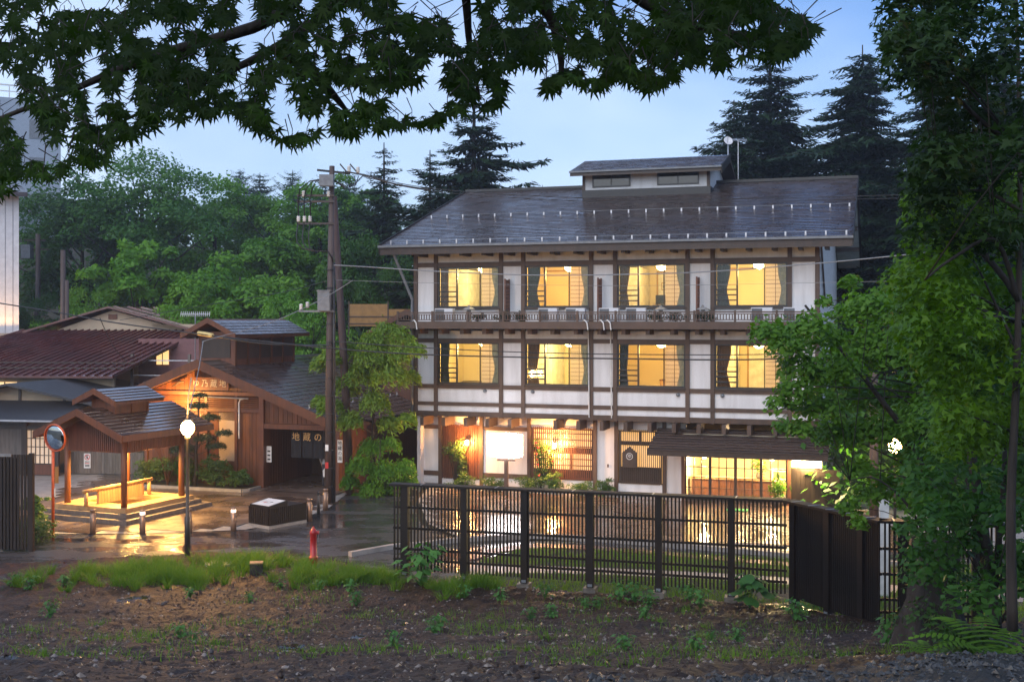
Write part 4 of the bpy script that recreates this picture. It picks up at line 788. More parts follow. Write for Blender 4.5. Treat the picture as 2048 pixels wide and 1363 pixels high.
# roof
RZ0, RS, RO = 2.83, .42, .62; mx_ = -PWX/2
hw_ = PWX/2 + RO; pa_ = RZ0 + hw_*RS
ry0, ry1 = -.75, PWY+.85
pr_ = MB().prism([(mx_-hw_, ry0, RZ0), (mx_, ry0, pa_), (mx_+hw_, ry0, RZ0), (mx_+hw_, ry0, RZ0-.1), (mx_, ry0, pa_-.1), (mx_-hw_, ry0, RZ0-.1)], (0, ry1-ry0, 0)).build('roof', M['darkwood'], pv)
pcs = math.sqrt(1+RS*RS)
M['wetboard'] = pm('wet_roof_boards', (.085, .05, .036), (.05, .03, .024), rough=.12, rough2=.4, scale=2, stretch=(1, .4, 1), bump=.15, bscale=20, rand=.25, dist=.004, coat=1)
for sgn in (1, -1):
    nb_ = 9
    for k in range(nb_):
        up = Vector((-sgn/pcs, 0, RS/pcs)); nr = Vector((sgn*RS/pcs, 0, 1/pcs)); o_ = Vector((mx_+sgn*hw_, ry0-.05, RZ0)) + up*(k*hw_*pcs/nb_)
        e = hw_*pcs/nb_*1.15; P0 = [o_+nr*.005, o_+nr*.05, o_+up*e+nr*.02, o_+up*e+nr*.002]
        MB().prism(P0, (0, ry1-ry0+.1, 0)).build('roof_board', M['wetboard'], pr_)
    d_ = .001*sgn
    MB().prism([(mx_+sgn*(hw_+.04), ry0-.11, RZ0-.2), (mx_+d_, ry0-.11, pa_-.17), (mx_+d_, ry0-.11, pa_+.06), (mx_+sgn*(hw_+.04), ry0-.11, RZ0+.04)], (0, .055, 0)).build('barge_board', M['cedar'], pr_)
    MB().prism([(mx_+sgn*(hw_+.01), ry0-.05, RZ0-.17), (mx_+sgn*(hw_+.05), ry0-.05, RZ0-.17), (mx_+sgn*(hw_+.05), ry0-.05, RZ0+.03), (mx_+sgn*(hw_+.01), ry0-.05, RZ0+.03)], (0, ry1-ry0+.1, 0)).build('eave_board', M['cedar'], pr_)
# slatted skirts
sk = bx('front_skirt', M['redwood'], pv, -PWX, 0, -.02, .0, 2.25, 2.9)
n = 30
for k in range(n):
    x = -PWX-.1+(PWX+.2)*(k+.5)/n; bx('skirt_slat', M['redwood'], sk, x-.03, x+.03, -.06, -.025, 2.2, RZ0 + (hw_-abs(x-mx_))*RS-.14)
MB().prism([(-PWX, -.001, 2.9), (0, -.001, 2.9), (0, -.001, RZ0+RO*RS-.12), (mx_, -.001, pa_-.12), (-PWX, -.001, RZ0+RO*RS-.12)], (0, -.018, 0)).build('gable_board', M['redwood'], sk)
sk = bx('side_skirt', M['redwood'], pv, -.01, .01, .05, PWY-.05, 2.25, 2.85)
for k in range(34): y = .02+(PWY-.04)*(k+.5)/34; bx('skirt_slat', M['redwood'], sk, .015, .05, y-.028, y+.028, 2.2, 2.9)
sk = bx('back_skirt', M['redwood'], pv, -PWX, 0, PWY, PWY+.02, 2.25, 3.0); bx('left_skirt', M['redwood'], sk, -PWX-.01, -PWX+.01, .05, PWY-.05, 2.25, 2.85)
# cupola on the pavilion
qz = pa_ - .12
cp = bx('cupola', M['cedar'], pv, mx_-.5, mx_+.5, .35, 1.95, qz-.22, qz+.42)
for y in (.36, 1.13, 1.9): bx('cupola_post', M['redwood'], cp, mx_+.501, mx_+.53, y-.03, y+.03, qz-.2, qz+.42)
cr = MB().prism([(mx_-.85, .0, qz+.36), (mx_, .0, qz+.74), (mx_+.85, .0, qz+.36), (mx_+.85, .0, qz+.28), (mx_, .0, qz+.66), (mx_-.85, .0, qz+.28)], (0, 2.3, 0)).build('cupola_roof', M['redwood'], pv)
for sgn in (1, -1):
    for k in range(5):
        s5 = .38/.85; c5 = math.sqrt(1+s5*s5); up = Vector((-sgn/c5, 0, s5/c5)); nr = Vector((sgn*s5/c5, 0, 1/c5)); o_ = Vector((mx_+sgn*.87, -.05, qz+.355)) + up*(k*.95/5)
        MB().prism([o_+nr*.004, o_+nr*.045, o_+up*.215+nr*.018, o_+up*.215+nr*.002], (0, 2.4, 0)).build('roof_board', M['wetboard'], cr)
    MB().prism([(mx_+sgn*.9, -.11, qz+.22), (mx_+.001*sgn, -.11, qz+.60), (mx_+.001*sgn, -.11, qz+.8), (mx_+sgn*.9, -.11, qz+.40)], (0, .055, 0)).build('barge_board', M['cedar'], cr)
# lights under the pavilion roof
for x, y, l in ((-.55, .8, 'warm downlight under the pavilion roof near the front column'), (-1.7, 1.9, 'warm downlight under the pavilion roof near the rear column')):
    t = thing('downlight', l, 'lamp', pw(x, y, 2.62), PA, 'pavilion downlights'); MB().lathe([(.05, 0), (.05, .1), (.02, .12)], 10).build('housing', M['blackmetal'], t); MB().lathe([(.04, -.012), (.045, -.002)], 10).build('lens', M['bulb'], t)
    l_ = lamp('down_light', t, (0, 0, -.1), 820, (1, .56, .15), .05); l_.data.type = 'SPOT'; l_.data.spot_size = R(150); l_.data.spot_blend = .5
# gable flood lamp seen over the pavilion roof, lights the bathhouse gable
t = thing('flood_lamp', 'small warm flood lamp over the pavilion roof lighting the bathhouse gable', 'lamp', bw(-6.3, -.75, 2.95), HA)
MB().lathe([(.05, 0), (.09, .05), (.1, .1)], 10).build('reflector', M['blackmetal'], t); MB().lathe([(.08, .102), (.02, .13)], 10).build('bulb', M['bulb'], t); MB().bar((0, .05, -.02), (0, .72, -.1), .03, .03).build('arm', M['blackmetal'], t)
lamp('flood_light', t, (0, -.1, .3), 330, (1, .5, .12), .06)
# ------------------------------------------------------------------ neighbouring houses
rh = thing('red_roof_house', 'house with wide wet red sheet roof, cream gable and lit windows behind the dark roofs', 'house', (-20.5, 55, 0), R(-6))
def slope(name, mat, parent, p00, p10, p11, p01, th=.1):
    q = [Vector(p) for p in (p00, p10, p11, p01)]; return MB().prism(q, (0, 0, -th)).build(name, mat, parent)
r1 = slope('front_roof', M['redroof'], rh, (-9, -2.6, 3.95), (2.6, -2.6, 3.95), (4.9, 2.6, 6.0), (-4.5, 2.6, 6.0))
for k in range(28):
    t0 = k/27; a = Vector((-9 + 11.6*t0, -2.62, 3.99)); b = Vector((-4.5+9.4*t0, 2.55, 6.03)); MB().bar(a, b, .07, .07).build('seam', M['redroof'], r1)
for t_ in (.13, .24): MB().bar(Vector((-9, -2.6, 4.02)).lerp(Vector((-4.5, 2.6, 6.07)), t_), Vector((2.6, -2.6, 4.02)).lerp(Vector((4.9, 2.6, 6.07)), t_), .05, .06).build('snow_rail', M['darkwood'], r1)
MB().prism([(-3.0, 2.7, 5.95), (4.0, 2.7, 5.95), (.1, 2.7, 7.0)], (0, .15, 0)).build('gable', M['cream'], rh)
bx('vent', M['redwood'], rh, -.1, .35, 2.64, 2.69, 6.55, 6.8)
u1 = slope('upper_roof', M['redroof'], rh, (-4.8, 2.2, 5.85), (.1, 2.2, 7.2), (.1, 11, 7.2), (-4.8, 11, 5.85)); u2 = slope('upper_roof', M['redroof'], rh, (.1, 2.2, 7.2), (5.3, 2.2, 5.85), (5.3, 11, 5.85), (.1, 11, 7.2))
for k in range(5): MB().bar((.12, 2.8+k*1.6, 7.22), (5.3, 2.8+k*1.6, 5.88), .05, .05).build('seam', M['redroof'], u2)
bx('wall', M['cream'], rh, -8, 2.2, -1.6, -1.4, 0, 3.95); bx('side_wall', M['cream'], rh, 2.2, 4.6, 2.7, 2.9, 0, 6.3); bx('body', M['cream'], rh, -4, 4.5, 2.95, 10, 0, 5.8); bx('mauve_wall', pm('mauve_siding', (.22, .1, .1), rough=.7), rh, 2.21, 5.6, 1.0, 1.1, 0, 5.6)
for k in range(4): w_ = bx('lit_window', M['winlit'], rh, -7.6+k*1.3, -6.45+k*1.3, -1.64, -1.61, 2.3, 3.6); bx('mullion', M['darkwood'], w_, -7.05+k*1.3, -7.0+k*1.3, -1.67, -1.641, 2.3, 3.6); bx('sash', M['darkwood'], w_, -7.6+k*1.3, -6.45+k*1.3, -1.668, -1.642, 2.9, 2.95)
w_ = bx('lit_window', M['winlit'], rh, 3.15, 3.75, .95, .995, 4.35, 5.25); bx('mullion', M['darkwood'], w_, 3.43, 3.47, .93, .949, 4.35, 5.25)
for x in (2.6, 5.4): bx('porch_post', M['greywood'], rh, x-.06, x+.06, -.6, -.48, 0, 4.9)
MB().bar((2.5, -.55, 4.6), (5.7, -.55, 4.6), .05, .05).build('drying_pole', M['metal'], rh); MB().bar((2.6, -.55, 3.9), (5.6, -.55, 3.9), .04, .04).build('drying_pole', M['metal'], rh)
dh = thing('dark_roof_house', 'low house with dark slate roofs and lattice doors beside the pavilion', 'house', (-20.3, 48, 0), R(-10))
a_ = slope('front_roof', M['slate'], dh, (-6, -1.2, 2.45), (1.9, -1.2, 2.45), (2.3, 1.2, 3.05), (-6, 1.2, 3.05)); slope('upper_roof', M['slate'], dh, (-1.2, .3, 3.82), (-1.2, 8, 3.82), (-6, 8, 2.9), (-6, .3, 2.9)); slope('upper_roof', M['slate'], dh, (3.6, .3, 2.85), (3.6, 8, 2.85), (-1.2, 8, 3.82), (-1.2, .3, 3.82))
MB().prism([(-5, 1.3, 3.0), (2.6, 1.3, 3.0), (-1.2, 1.3, 3.72)], (0, .1, 0)).build('gable', M['cream'], dh)
for x in (-1.2, .9, -3.2): bx('gable_post', M['darkwood'], dh, x-.06, x+.06, 1.25, 1.299, 3.0, 3.72-abs(x+1.2)*.19)
bx('gutter', M['metal'], dh, -6, 1.95, -1.32, -1.22, 2.37, 2.44)
bx('wall', M['greywood'], dh, -6, 1.4, .0, .12, 0, 2.5); bx('body', M['cream'], dh, -5, 2.4, 1.45, 7.5, 0, 2.9)
for x in (-1.6, -.1, 1.35): bx('post', M['darkwood'], dh, x-.12, x+.12, -.12, -.01, 0, 2.45)
bx('lintel', M['darkwood'], dh, -6, 1.4, -.1, -.005, 1.95, 2.1)
lt = bx('lattice_door', em('dim_lit_paper', (1, .6, .3), .28, (.6, .5, .4)), dh, -.0, 1.2, -.05, -.012, .5, 1.93)
for k in range(7): bx('muntin', M['darkwood'], lt, k*.2-.015, k*.2+.015, -.08, -.051, .5, 1.93)
for k in range(5): bx('muntin', M['darkwood'], lt, 0, 1.2, -.078, -.052, .5+k*.35, .53+k*.35)
bx('door_panel', M['redwood'], dh, 0, 1.2, -.05, -.012, .05, .48)
wb = thing('tall_white_building', 'tall narrow white sided building at the edge of the plaza, warmly lit at its foot', 'building', (-26.7-6.3*math.cos(R(25)), 62-6.3*math.sin(R(25)), 0), R(25))
bx('wall', M['whitemetal'], wb, -8, 6.3, 0, 9, 5.8, 13.4); bx('lower_wall', M['cream'], wb, -8, 6.28, .02, 9, 0, 5.8)
pieces('siding_joint', M['greymetal'], wb, [MB().box(-.01, .01, -.02, -.001, 5.8, 13.4).mesh('siding_joint')], [Matrix.Translation((.3+k*.38, 0, 0)) for k in range(16)])
MB().prism([(-8, -.9, 13.35), (-8, 10, 14.9), (-8, 10, 14.6), (-8, -.9, 13.1)], (14.7, 0, 0)).build('roof', M['shingled'], wb)
bx('ledge', M['cream'], wb, -8, 7.3, -.8, .0, 5.2, 5.5); 
for k in range(3): bx('window', M['winlit'], wb, 3.9+k*.8, 4.5+k*.8, -.02, -.001, 3.2, 4.6)
lt_ = thing('porch_lamp', 'warm lamp under the ledge of the tall white building', 'lamp', (-27.2, 60.6, 4.9)); MB().lathe([(.08, -.1), (.12, 0), (.06, .1)], 10).build('shade', M['bulb'], lt_); lamp('porch_light', lt_, (0, -.5, -.1), 300, (1, .55, .22), .1)
db = thing('distant_hotel', 'pale distant hotel block with rooftop railing behind the trees', 'building', (-46.5-6.5*math.cos(R(27)), 118-6.5*math.sin(R(27)), 4), R(27))
bx('wall', pm('hazed_render', (.34, .39, .47), (.3, .35, .42), rough=.9), db, -14, 6.5, 0, 12, 0, 25)  # bluish distance haze put into the wall colour
for k in range(12): bx('railing_post', M['whitemetal'], db, -10+k*1.45, -9.9+k*1.45, .1, .2, 25.0, 26.2)
bx('railing', M['whitemetal'], db, -10, 6.3, .1, .18, 26.2, 26.35); bx('railing', M['whitemetal'], db, -10, 6.3, .11, .17, 25.6, 25.7)
for k in range(6):
    for j in range(6): w_ = bx('window', M['greymetal'], db, -12+k*3.1, -10.6+k*3.1, -.05, -.001, 2+j*3.8, 3.9+j*3.8)
sr = thing('small_roof_shed', 'small brown gabled roof between the inn and the trees', 'shed', (-5.0, 50.5, 0), HA)
MB().prism([(-1.5, 0, 5.95), (.4, 0, 6.95), (2.3, 0, 5.95), (2.3, 0, 5.8), (.4, 0, 6.78), (-1.5, 0, 5.8)], (0, 4, 0)).build('roof', M['bathroof'], sr); bx('body', M['redwood'], sr, -1.0, 1.8, .5, 3.8, 0, 5.95); MB().prism([(-1.55, -.05, 5.78), (.4, -.05, 6.75), (2.35, -.05, 5.78), (2.35, -.05, 5.98), (.4, -.05, 7.0), (-1.55, -.05, 5.98)], (0, .045, 0)).build('barge_board', M['cedar'], sr)
yf = thing('tan_board_fence', 'tan boarded fence on the slope behind the small gabled roof', 'fence', (-6.8, 57, 0), 0)
for k in range(3): bx('panel', M['tan'], yf, -1.3+k*1.95, .6+k*1.95, 0, .05, 6.2, 7.3-k*.25)
for k in range(4): bx('post', M['darkwood'], yf, -1.35+k*1.95, -1.29+k*1.95, -.03, .08, 0, 7.45-max(0, k-1)*.25)
for z in (6.3, 6.65): bx('batten', M['darkwood'], yf, -1.29, 4.5, -.035, -.001, z, z+.05)
an = thing('side_wing', 'low brown roofed wing joining the bathhouse behind the pale green tree', 'wing', bw(3.4, 6, 0), HA)
MB().prism([(-1.5, 0, 3.9), (-1.5, 6, 4.9), (-1.5, 6, 4.75), (-1.5, 0, 3.75)], (3.4, 0, 0)).build('roof', M['bathroof'], an); bx('wall', M['cedar'], an, -1.3, 1.7, .3, 5.8, 0, 3.8)
# low wooden fence and prohibition sign behind the pavilion
lf = thing('low_board_fence', 'low weathered board fence behind the bath pavilion', 'fence', tuple(gr(142, 948)), R(-8))
for k in range(26): bx('board', M['greywood'], lf, k*.125, k*.125+.115, 0, .03, .05, .95+.02*(k % 3))
bx('rail', M['greywood'], lf, 0, 3.25, .032, .07, .3, .38); bx('rail', M['greywood'], lf, 0, 3.25, .032, .07, .75, .83)
t = thing('prohibition_sign', 'white sign with red ring and crossed walker on the low board fence', 'sign', tuple(gr(177, 948) + Vector((.0, -.12, .28))), R(-8)); bx('board', M['white'], t, -.15, .15, -.02, 0, 0, .62)
rg = MB()
for k in range(20):
    a0, a1 = 2*math.pi*k/20, 2*math.pi*(k+1)/20; rg.poly([(.12*math.cos(a0), -.023, .46+.12*math.sin(a0)), (.12*math.cos(a1), -.023, .46+.12*math.sin(a1)), (.09*math.cos(a1), -.023, .46+.09*math.sin(a1)), (.09*math.cos(a0), -.023, .46+.09*math.sin(a0))])
rg.build('ring', M['redpaint'], t); MB().bar((-.08, -.024, .54), (.08, -.024, .38), .004, .025, (0, 0, 1)).build('slash', M['redpaint'], t); fg = MB().tube([(0, -.022, .40), (.0, -.022, .5)], .025, 6); fg.lathe([(.0, -.02), (.02, 0), (0, .02)], 8, (0, -.022, .53)); fg.build('walker', M['blackpaint'], t)
for z, mm in ((.26, 'blackpaint'), (.19, 'redpaint'), (.12, 'blackpaint'), (.07, 'blackpaint')): bx('text_line', M[mm], t, -.1, .1, -.023, -.021, z, z+.03)
# black slat fence at the left
bf = thing('black_slat_fence', 'short black slatted fence with shiny top beside the convex mirror', 'fence', tuple(at(0, 1060, 32.3))[:2] + (0,), R(-4))
for k in range(22): bx('slat', M['blackwood'], bf, -1.2+k*.1, -1.2+k*.1+.07, -.02, .02, .05, 2.72)
bx('panel', M['blackwood'], bf, -1.2, .55, .022, .05, .05, 2.62); bx('rail', M['greymetal'], bf, -1.2, .35, -.06, -.025, 2.66, 2.74); bx('post', M['blackwood'], bf, .86, .98, -.06, .06, 0, 2.76)
# convex mirror
cm = thing('convex_mirror', 'round convex road mirror on an orange pole before the pavilion', 'mirror', tuple(gr(106, 1072)), 0)
MB().tube([(0, 0, 0), (0, 0, 2.9)], .045, 10).build('pole', M['orange'], cm, True)
dsc = thing_m = MB().lathe([(.0, .05), (.12, .045), (.24, .031), (.34, .011), (.385, 0)], 32).build('mirror_face', M['mirror'], cm, True); TM = Matrix.Translation((.12, -.14, 2.98)) @ Matrix.Rotation(R(-24), 4, 'Z') @ Matrix.Rotation(R(95), 4, 'X')
dsc.matrix_local = TM
rm_ = MB().lathe([(.385, -.02), (.42, -.02), (.42, .03), (.40, .045), (.384, .03)], 32, caps=False).build('rim', M['orange'], cm, True); rm_.matrix_local = TM
bkp = MB().lathe([(.05, -.09), (.3, -.06), (.40, -.022)], 24).build('back', M['orange'], cm, True); bkp.matrix_local = TM; bx('bracket', M['orange'], cm, -.04, .14, -.1, .0, 2.9, 2.98)
bx('warning_plate', M['tan'], cm, .06, .17, -.02, .0, 1.6, 2.1); bx('plate_strip', M['white'], cm, .05, .09, -.05, -.03, 1.2, 1.45)
# ------------------------------------------------------------------ bollards, info table, hydrant, street lamp
def bollard(u, v, label, mat='copper', h=.74, r=.09):
    t = thing('bollard', label, 'bollard', tuple(gr(u, v)), 0, 'light bollards along the plaza edge')
    MB().lathe([(r, 0), (r, h*.78), (r*.82, h*.79), (r*.82, h*.93), (r*1.04, h*.94), (r*1.0, h), (0, h*1.02)], 14).build('shaft', M[mat], t, True)
    if mat == 'copper' and u in (467, 285): MB().lathe([(r*.84, h*.80), (r*.84, h*.92)], 14).build('lens', M['bolllit'], t)
bollard(186, 1067, 'bronze bollard between the mirror pole and the pavilion corner'); bollard(285, 1067, 'bronze bollard beside the pavilion corner step'); bollard(378, 1064, 'bronze bollard behind the street lamp post'); bollard(467, 1062, 'bronze bollard left of the black map table'); bollard(619, 1042, 'bronze bollard right of the black map table'); bollard(637, 1030, 'thin black bollard between two bronze bollards', 'blackmetal', .8, .05); bollard(651, 1020, 'bronze bollard at the foot of the utility pole')
mt_ = thing('map_table', 'black slatted box with a white map panel on its slanted top', 'map table', tuple(gr(538, 1058)), R(-38))
bx('box', M['blackwood'], mt_, -.95, -.02, .02, 1.5, .05, .62); bx('base', M['concrete'], mt_, -.98, .0, .0, 1.55, -.02, .10)
for k in range(18): bx('slat', M['blackwood'], mt_, -.018, .02, .03+k*.085, .085+k*.085, .11, .64)
for k in range(11): bx('slat', M['blackwood'], mt_, -.96+k*.086, -.9+k*.086, -.02, .018, .11, .64)
MB().prism([(-.95, .02, .64), (-.95, .75, .64), (-.95, .75, .80), (-.95, .02, .70)], (.95, 0, 0)).build('desk_top', M['blackwood'], mt_)
pn = MB().prism([(-.88, .04, .708), (-.88, .72, .802), (-.88, .72, .806), (-.88, .04, .712)], (.82, 0, 0)).build('map_panel', M['white'], mt_); MB().bar((-.6, .3, .756), (-.5, .35, .763), .04, .006).build('map_mark', M['redpaint'], mt_); MB().bar((-.35, .35, .763), (-.3, .42, .772), .03, .006).build('map_mark', M['blackpaint'], mt_)
hp = at(627, 1145, 28.3); hz = float(dirt_h(hp.x, 28.3, False))
hy = thing('standpipe_hydrant', 'red cast iron standpipe hydrant standing in grass by the road', 'hydrant', (hp.x, 28.3, hz-.03), 0)
MB().lathe([(.095, 0), (.095, .16), (.105, .17), (.105, .2), (.115, .21), (.115, .24), (.085, .25), (.082, .78), (.095, .80), (.09, .86), (.06, .92), (.025, .95), (.02, .985), (0, .99)], 18).build('barrel', M['hydred'], hy, True)
MB().lathe([(.04, 0), (.04, .05), (.05, .055), (.05, .075), (0, .08)], 10).build('outlet_cap', M['hydred'], hy).matrix_local = Matrix.Translation((.06, 0, .84)) @ Matrix.Rotation(R(90), 4, 'Y'); MB().tube([(.12, 0, .82), (.12, 0, .60)], .005, 4).build('chain', M['metal'], hy)
lp_ = at(375, 1118, 29.6)
lz = float(dirt_h(lp_.x, 29.6, False)); sl_ = thing('street_lamp', 'dark post street lamp with blazing orange globe beside the wet road', 'street lamp', (lp_.x, 29.6, lz-.05), 0)
MB().lathe([(.075, 0), (.075, 1.05), (.05, 1.08), (.045, 2.3), (.05, 2.35), (.045, 3.05), (.08, 3.08), (.08, 3.13)], 12).build('post', M['blackmetal'], sl_, True); gz = 3.72 - lz + .05
MB().lathe([(.05, gz-.2), (.12, gz-.15), (.175, gz-.04), (.17, gz+.06), (.11, gz+.15), (.03, gz+.18)], 18).build('globe', M['globe'], sl_, True); MB().lathe([(.03, gz+.181), (.10, gz+.2), (.04, gz+.26), (.02, gz+.34)], 12).build('finial', M['blackmetal'], sl_); MB().tube([(0, 0, gz+.3), (.02, 0, gz+.8), (.1, 0, gz+1.3)], .018, 6).build('feed_conduit', M['greymetal'], sl_)
lamp('globe_light', sl_, (0, -.35, gz), 260, (1, .48, .11), .15); lamp('globe_light', sl_, (0, .35, gz), 420, (1, .48, .11), .15)
ts = at(513, 1158, 27.2); tz = float(dirt_h(ts.x, 27.2, False)); st = thing('cut_stump', 'short square stump with pale orange sawn top in the grass', 'stump', (ts.x, 27.2, tz-.05), R(10)); bx('trunk', M['bark'], st, -.15, .15, -.13, .13, 0, .32); bx('sawn_top', M['honey'], st, -.155, .155, -.135, .135, .321, .345)
mh = at(440, 1135, 28.2); solid('concrete_cover', MB().lathe([(.36, 0), (.36, .05), (0, .055)], 20), M['concrete'], 'round concrete cover half hidden in bank grass', 'cover').location = (mh.x, 28.2, float(dirt_h(mh.x, 28.2, False))+.06)
for u, v, l in ((415, 978, 'round pale cover on the paving near the bathhouse garden kerb'),): solid('drain_cover', MB().lathe([(.22, 0), (.22, .012), (0, .013)], 20), M['metal'], l, 'cover').location = tuple(gr(520, 980) + Vector((0, 0, .035)))
# ------------------------------------------------------------------ slat fences
def fence(a, b, label, zt, zb, post_t, nslat, capw=.3, foot=True, z0=None):
    a, b = Vector(a), Vector(b); d = (b-a); L = d.length; ang = math.atan2(d.y, d.x)
    t = thing('slat_fence', label, 'fence', (a.x, a.y, 0), ang)
    bx('cap_rail', M['blackwood'], t, -.06, L+.06, -capw/2, capw/2, zt, zt+.05)
    for z in (zt-.50, zt-.98, zt-1.46, zt-1.70): bx('rail', M['blackwood'], t, 0, L, -.012, .03, z-.025, z+.025)
    me = MB().box(-.018, .018, -.045, -.013, zb, zt).mesh('slat'); pieces('slat', M['blackwood'], t, [me], [Matrix.Translation((L*(i+.5)/nslat, 0, 0)) for i in range(nslat)])
    for p in post_t:
        x = p*L; bx('post', M['blackwood'], t, x-.075, x+.075, -.10, .06, zb-.12, zt-.002)
        if foot: w_ = a + d*p; gz_ = float(dirt_h(w_.x, w_.y-.15, False)); bx('footing', M['stone'], t, x-.14, x+.14, -.2, .12, min(gz_, zb)-.35, zb-.121)
        bx('bolt_plate', M['greymetal'], t, x-.05, x+.05, -.112, -.101, zb-.10, zb-.04)
    for k in range(5): bx('cap_clip', M['metal'], t, L*(k+.4)/5, L*(k+.4)/5+.03, -capw/2-.012, capw/2, zt+.051, zt+.058)
    return t
fence(FA, FB, 'long black slat fence with flat cap before the inn forecourt', 2.68, .74, [.035, .195, .355, .525, .695, .87], 108)
fence(FB + Vector((.04, -.12, 0)), FC, 'dark closed return of the slat fence seen edge on', 2.68, .72, [.06, .46, .82], 46)
fence(FC + Vector((.04, .04, 0)), FC + Vector((2.2, -.45, 0)), 'short slat fence beside the mossy tree stump', 2.68, .72, [.17, .75], 27)
# ------------------------------------------------------------------ utility poles and wires
up_ = thing('utility_pole', 'tall brown concrete utility pole with transformer boxes and looping cables', 'utility pole', tuple(gr(657, 1006)), 0)
ux, uy = up_.location.x, up_.location.y
def ul(u, v, dy=0): p = at(u, v, uy+dy); return Vector((p.x-ux, p.y-uy, p.z))
MB().tube([(0, 0, 0), ul(659, 700), ul(664, 332)], [.15, .125, .095], 12).build('shaft', M['concpole'], up_, True)
MB().tube([ul(668, 1004, -.05), ul(668, 700, -.05), ul(667, 525, -.05)], .055, 8).build('cable_riser', M['blackmetal'], up_, True)
for v in range(540, 1000, 36): MB().lathe([(.16, 0), (.16, .03)], 12, tuple(ul(661, v))).build('strap', M['blackmetal'], up_)
for v, u0 in ((391, 594), (403, 594), (447, 594), (622, 598)): MB().bar(ul(u0, v, -.1), ul(668, v, -.1), .07, .07).build('crossarm', M['greymetal'] if v == 622 else M['darkwood'], up_)
MB().bar(ul(634, 340, -.1), ul(700, 347, .1), .07, .07).build('top_arm', M['blackmetal'], up_)
b_ = ul(655, 361, -.25); bx('switch_box', M['greymetal'], up_, b_.x-.27, b_.x+.22, b_.y-.15, b_.y+.15, b_.z-.2, b_.z+.2)
b_ = ul(649, 601, -.28); bx('transformer', M['greymetal'], up_, b_.x-.22, b_.x+.2, b_.y-.17, b_.y+.15, b_.z-.36, b_.z+.33); bx('transformer_lid', M['greymetal'], up_, b_.x-.25, b_.x+.23, b_.y-.2, b_.y+.18, b_.z+.331, b_.z+.37)
for u, v in ((597, 438), (609, 438), (620, 438), (602, 614), (615, 610), (654, 614), (607, 388), (657, 388), (698, 338), (716, 340)): MB().lathe([(.03, -.1), (.075, -.08), (.05, -.03), (.075, 0), (.05, .05), (.075, .08), (.03, .12)], 10, tuple(ul(u, v, -.1))).build('insulator', M['porcelain'], up_, True)
for k, du in enumerate((0, 12, 24)):
    MB().tube([ul(646+k*3, 358, -.3), ul(620+du*.5, 362, -.3), ul(600+du, 378, -.25), ul(596+du, 400, -.2), ul(597+du, 438, -.12)], .022, 6).build('jumper_cable', M['rubber'], up_, True)
    MB().tube([ul(596+du, 445, -.12), ul(593+du, 470, -.15), ul(594+du, 485, -.18), ul(606+du*.6, 497, -.2), ul(630, 502, -.2), ul(655, 502, -.15), ul(664, 515, -.1), ul(667, 530, -.05)], .024, 6).build('jumper_cable', M['rubber'], up_, True)
for k in range(3): MB().tube([ul(667, 360, -.2), ul(690, 371+k*3, -.3), ul(712, 366+k*2, -.2), ul(725-k*8, 352, .1)], .018, 6).build('jumper_cable', M['rubber'], up_, True)
for u in (692, 712): MB().bar(ul(u-12, 328, -.1), ul(u+5, 348, -.1), .05, .05).build('cut_out', M['blackmetal'], up_)
for v0 in (900, 935): bx('pole_plate', M['redpaint'] if v0 == 935 else M['white'], up_, ul(655, v0).x-.05, ul(655, v0).x+.06, -.19, -.17, ul(655, v0).z, ul(655, v0).z+.22)
wp = thing('leaning_wood_pole', 'dark wooden prop pole leaning beside the concrete utility pole', 'pole', tuple(at(700, 985, 43))[:2] + (0,), 0)
def wl_(u, v, Y): p = at(u, v, Y); return Vector((p.x-wp.location.x, p.y-wp.location.y, p.z))
MB().tube([(0, 0, 0), wl_(690, 760, 42.6), wl_(668, 392, 42)], [.17, .15, .11], 10).build('shaft', M['woodpole'], wp, True)
def farpole(u, v0, v1, Y, r, label, arms=True):
    p0 = at(u, v1, Y); t = thing('distant_pole', label, 'utility pole', (p0.x, Y, 0), 0); hgt = at(u, v0, Y).z
    MB().tube([(0, 0, 0), (0, 0, hgt)], [r*1.2, r], 8).build('shaft', M['concpole'], t, True)
    if arms:
        MB().bar((-.9, 0, hgt-.4), (.5, 0, hgt-.4), .1, .1).build('crossarm', M['darkwood'], t); MB().bar((-.7, 0, hgt-1.0), (.7, 0, hgt-1.0), .1, .1).build('crossarm', M['darkwood'], t); bx('transformer', M['greymetal'], t, -1.0, -.4, -.3, .3, hgt-1.6, hgt-.7)
farpole(76, 468, 700, 75, .16, 'distant utility pole with crossarms behind the tall white building'); farpole(126, 500, 690, 62, .14, 'bare grey pole behind the red roof house', False); farpole(134, 560, 690, 61.5, .11, 'reddish bare pole close beside the grey one behind the red roof', False)
def wire(name, label, pts, r, mat, n=8, cat='wire', group='overhead wires'):
    o = MB().tube(smoothpts(pts, n), r, 5).build(name, mat, None, True); return tag(o, label, cat, group)
W_ = lambda *l: [at(*p) for p in l]
wire('power_line', 'upper power line running over the inn roof from the pole top', W_((725, 348, 40.6), (830, 372, 40), (1000, 388, 39), (1300, 399, 38), (1720, 392, 36.5), (2060, 380, 35)), .014, M['rubber'])
wire('power_line', 'middle power line running over the inn roof from the pole top', W_((725, 352, 40.4), (830, 377, 39.8), (1000, 394, 38.8), (1300, 405, 37.8), (1720, 398, 36.3), (2060, 390, 34.8)), .012, M['rubber'])
wire('spacer_cable', 'thick black cable bundle leaving the pole top', W_((690, 343, 40.3), (735, 352, 40.2), (790, 368, 40), (860, 380, 39.6)), .03, M['rubber'])
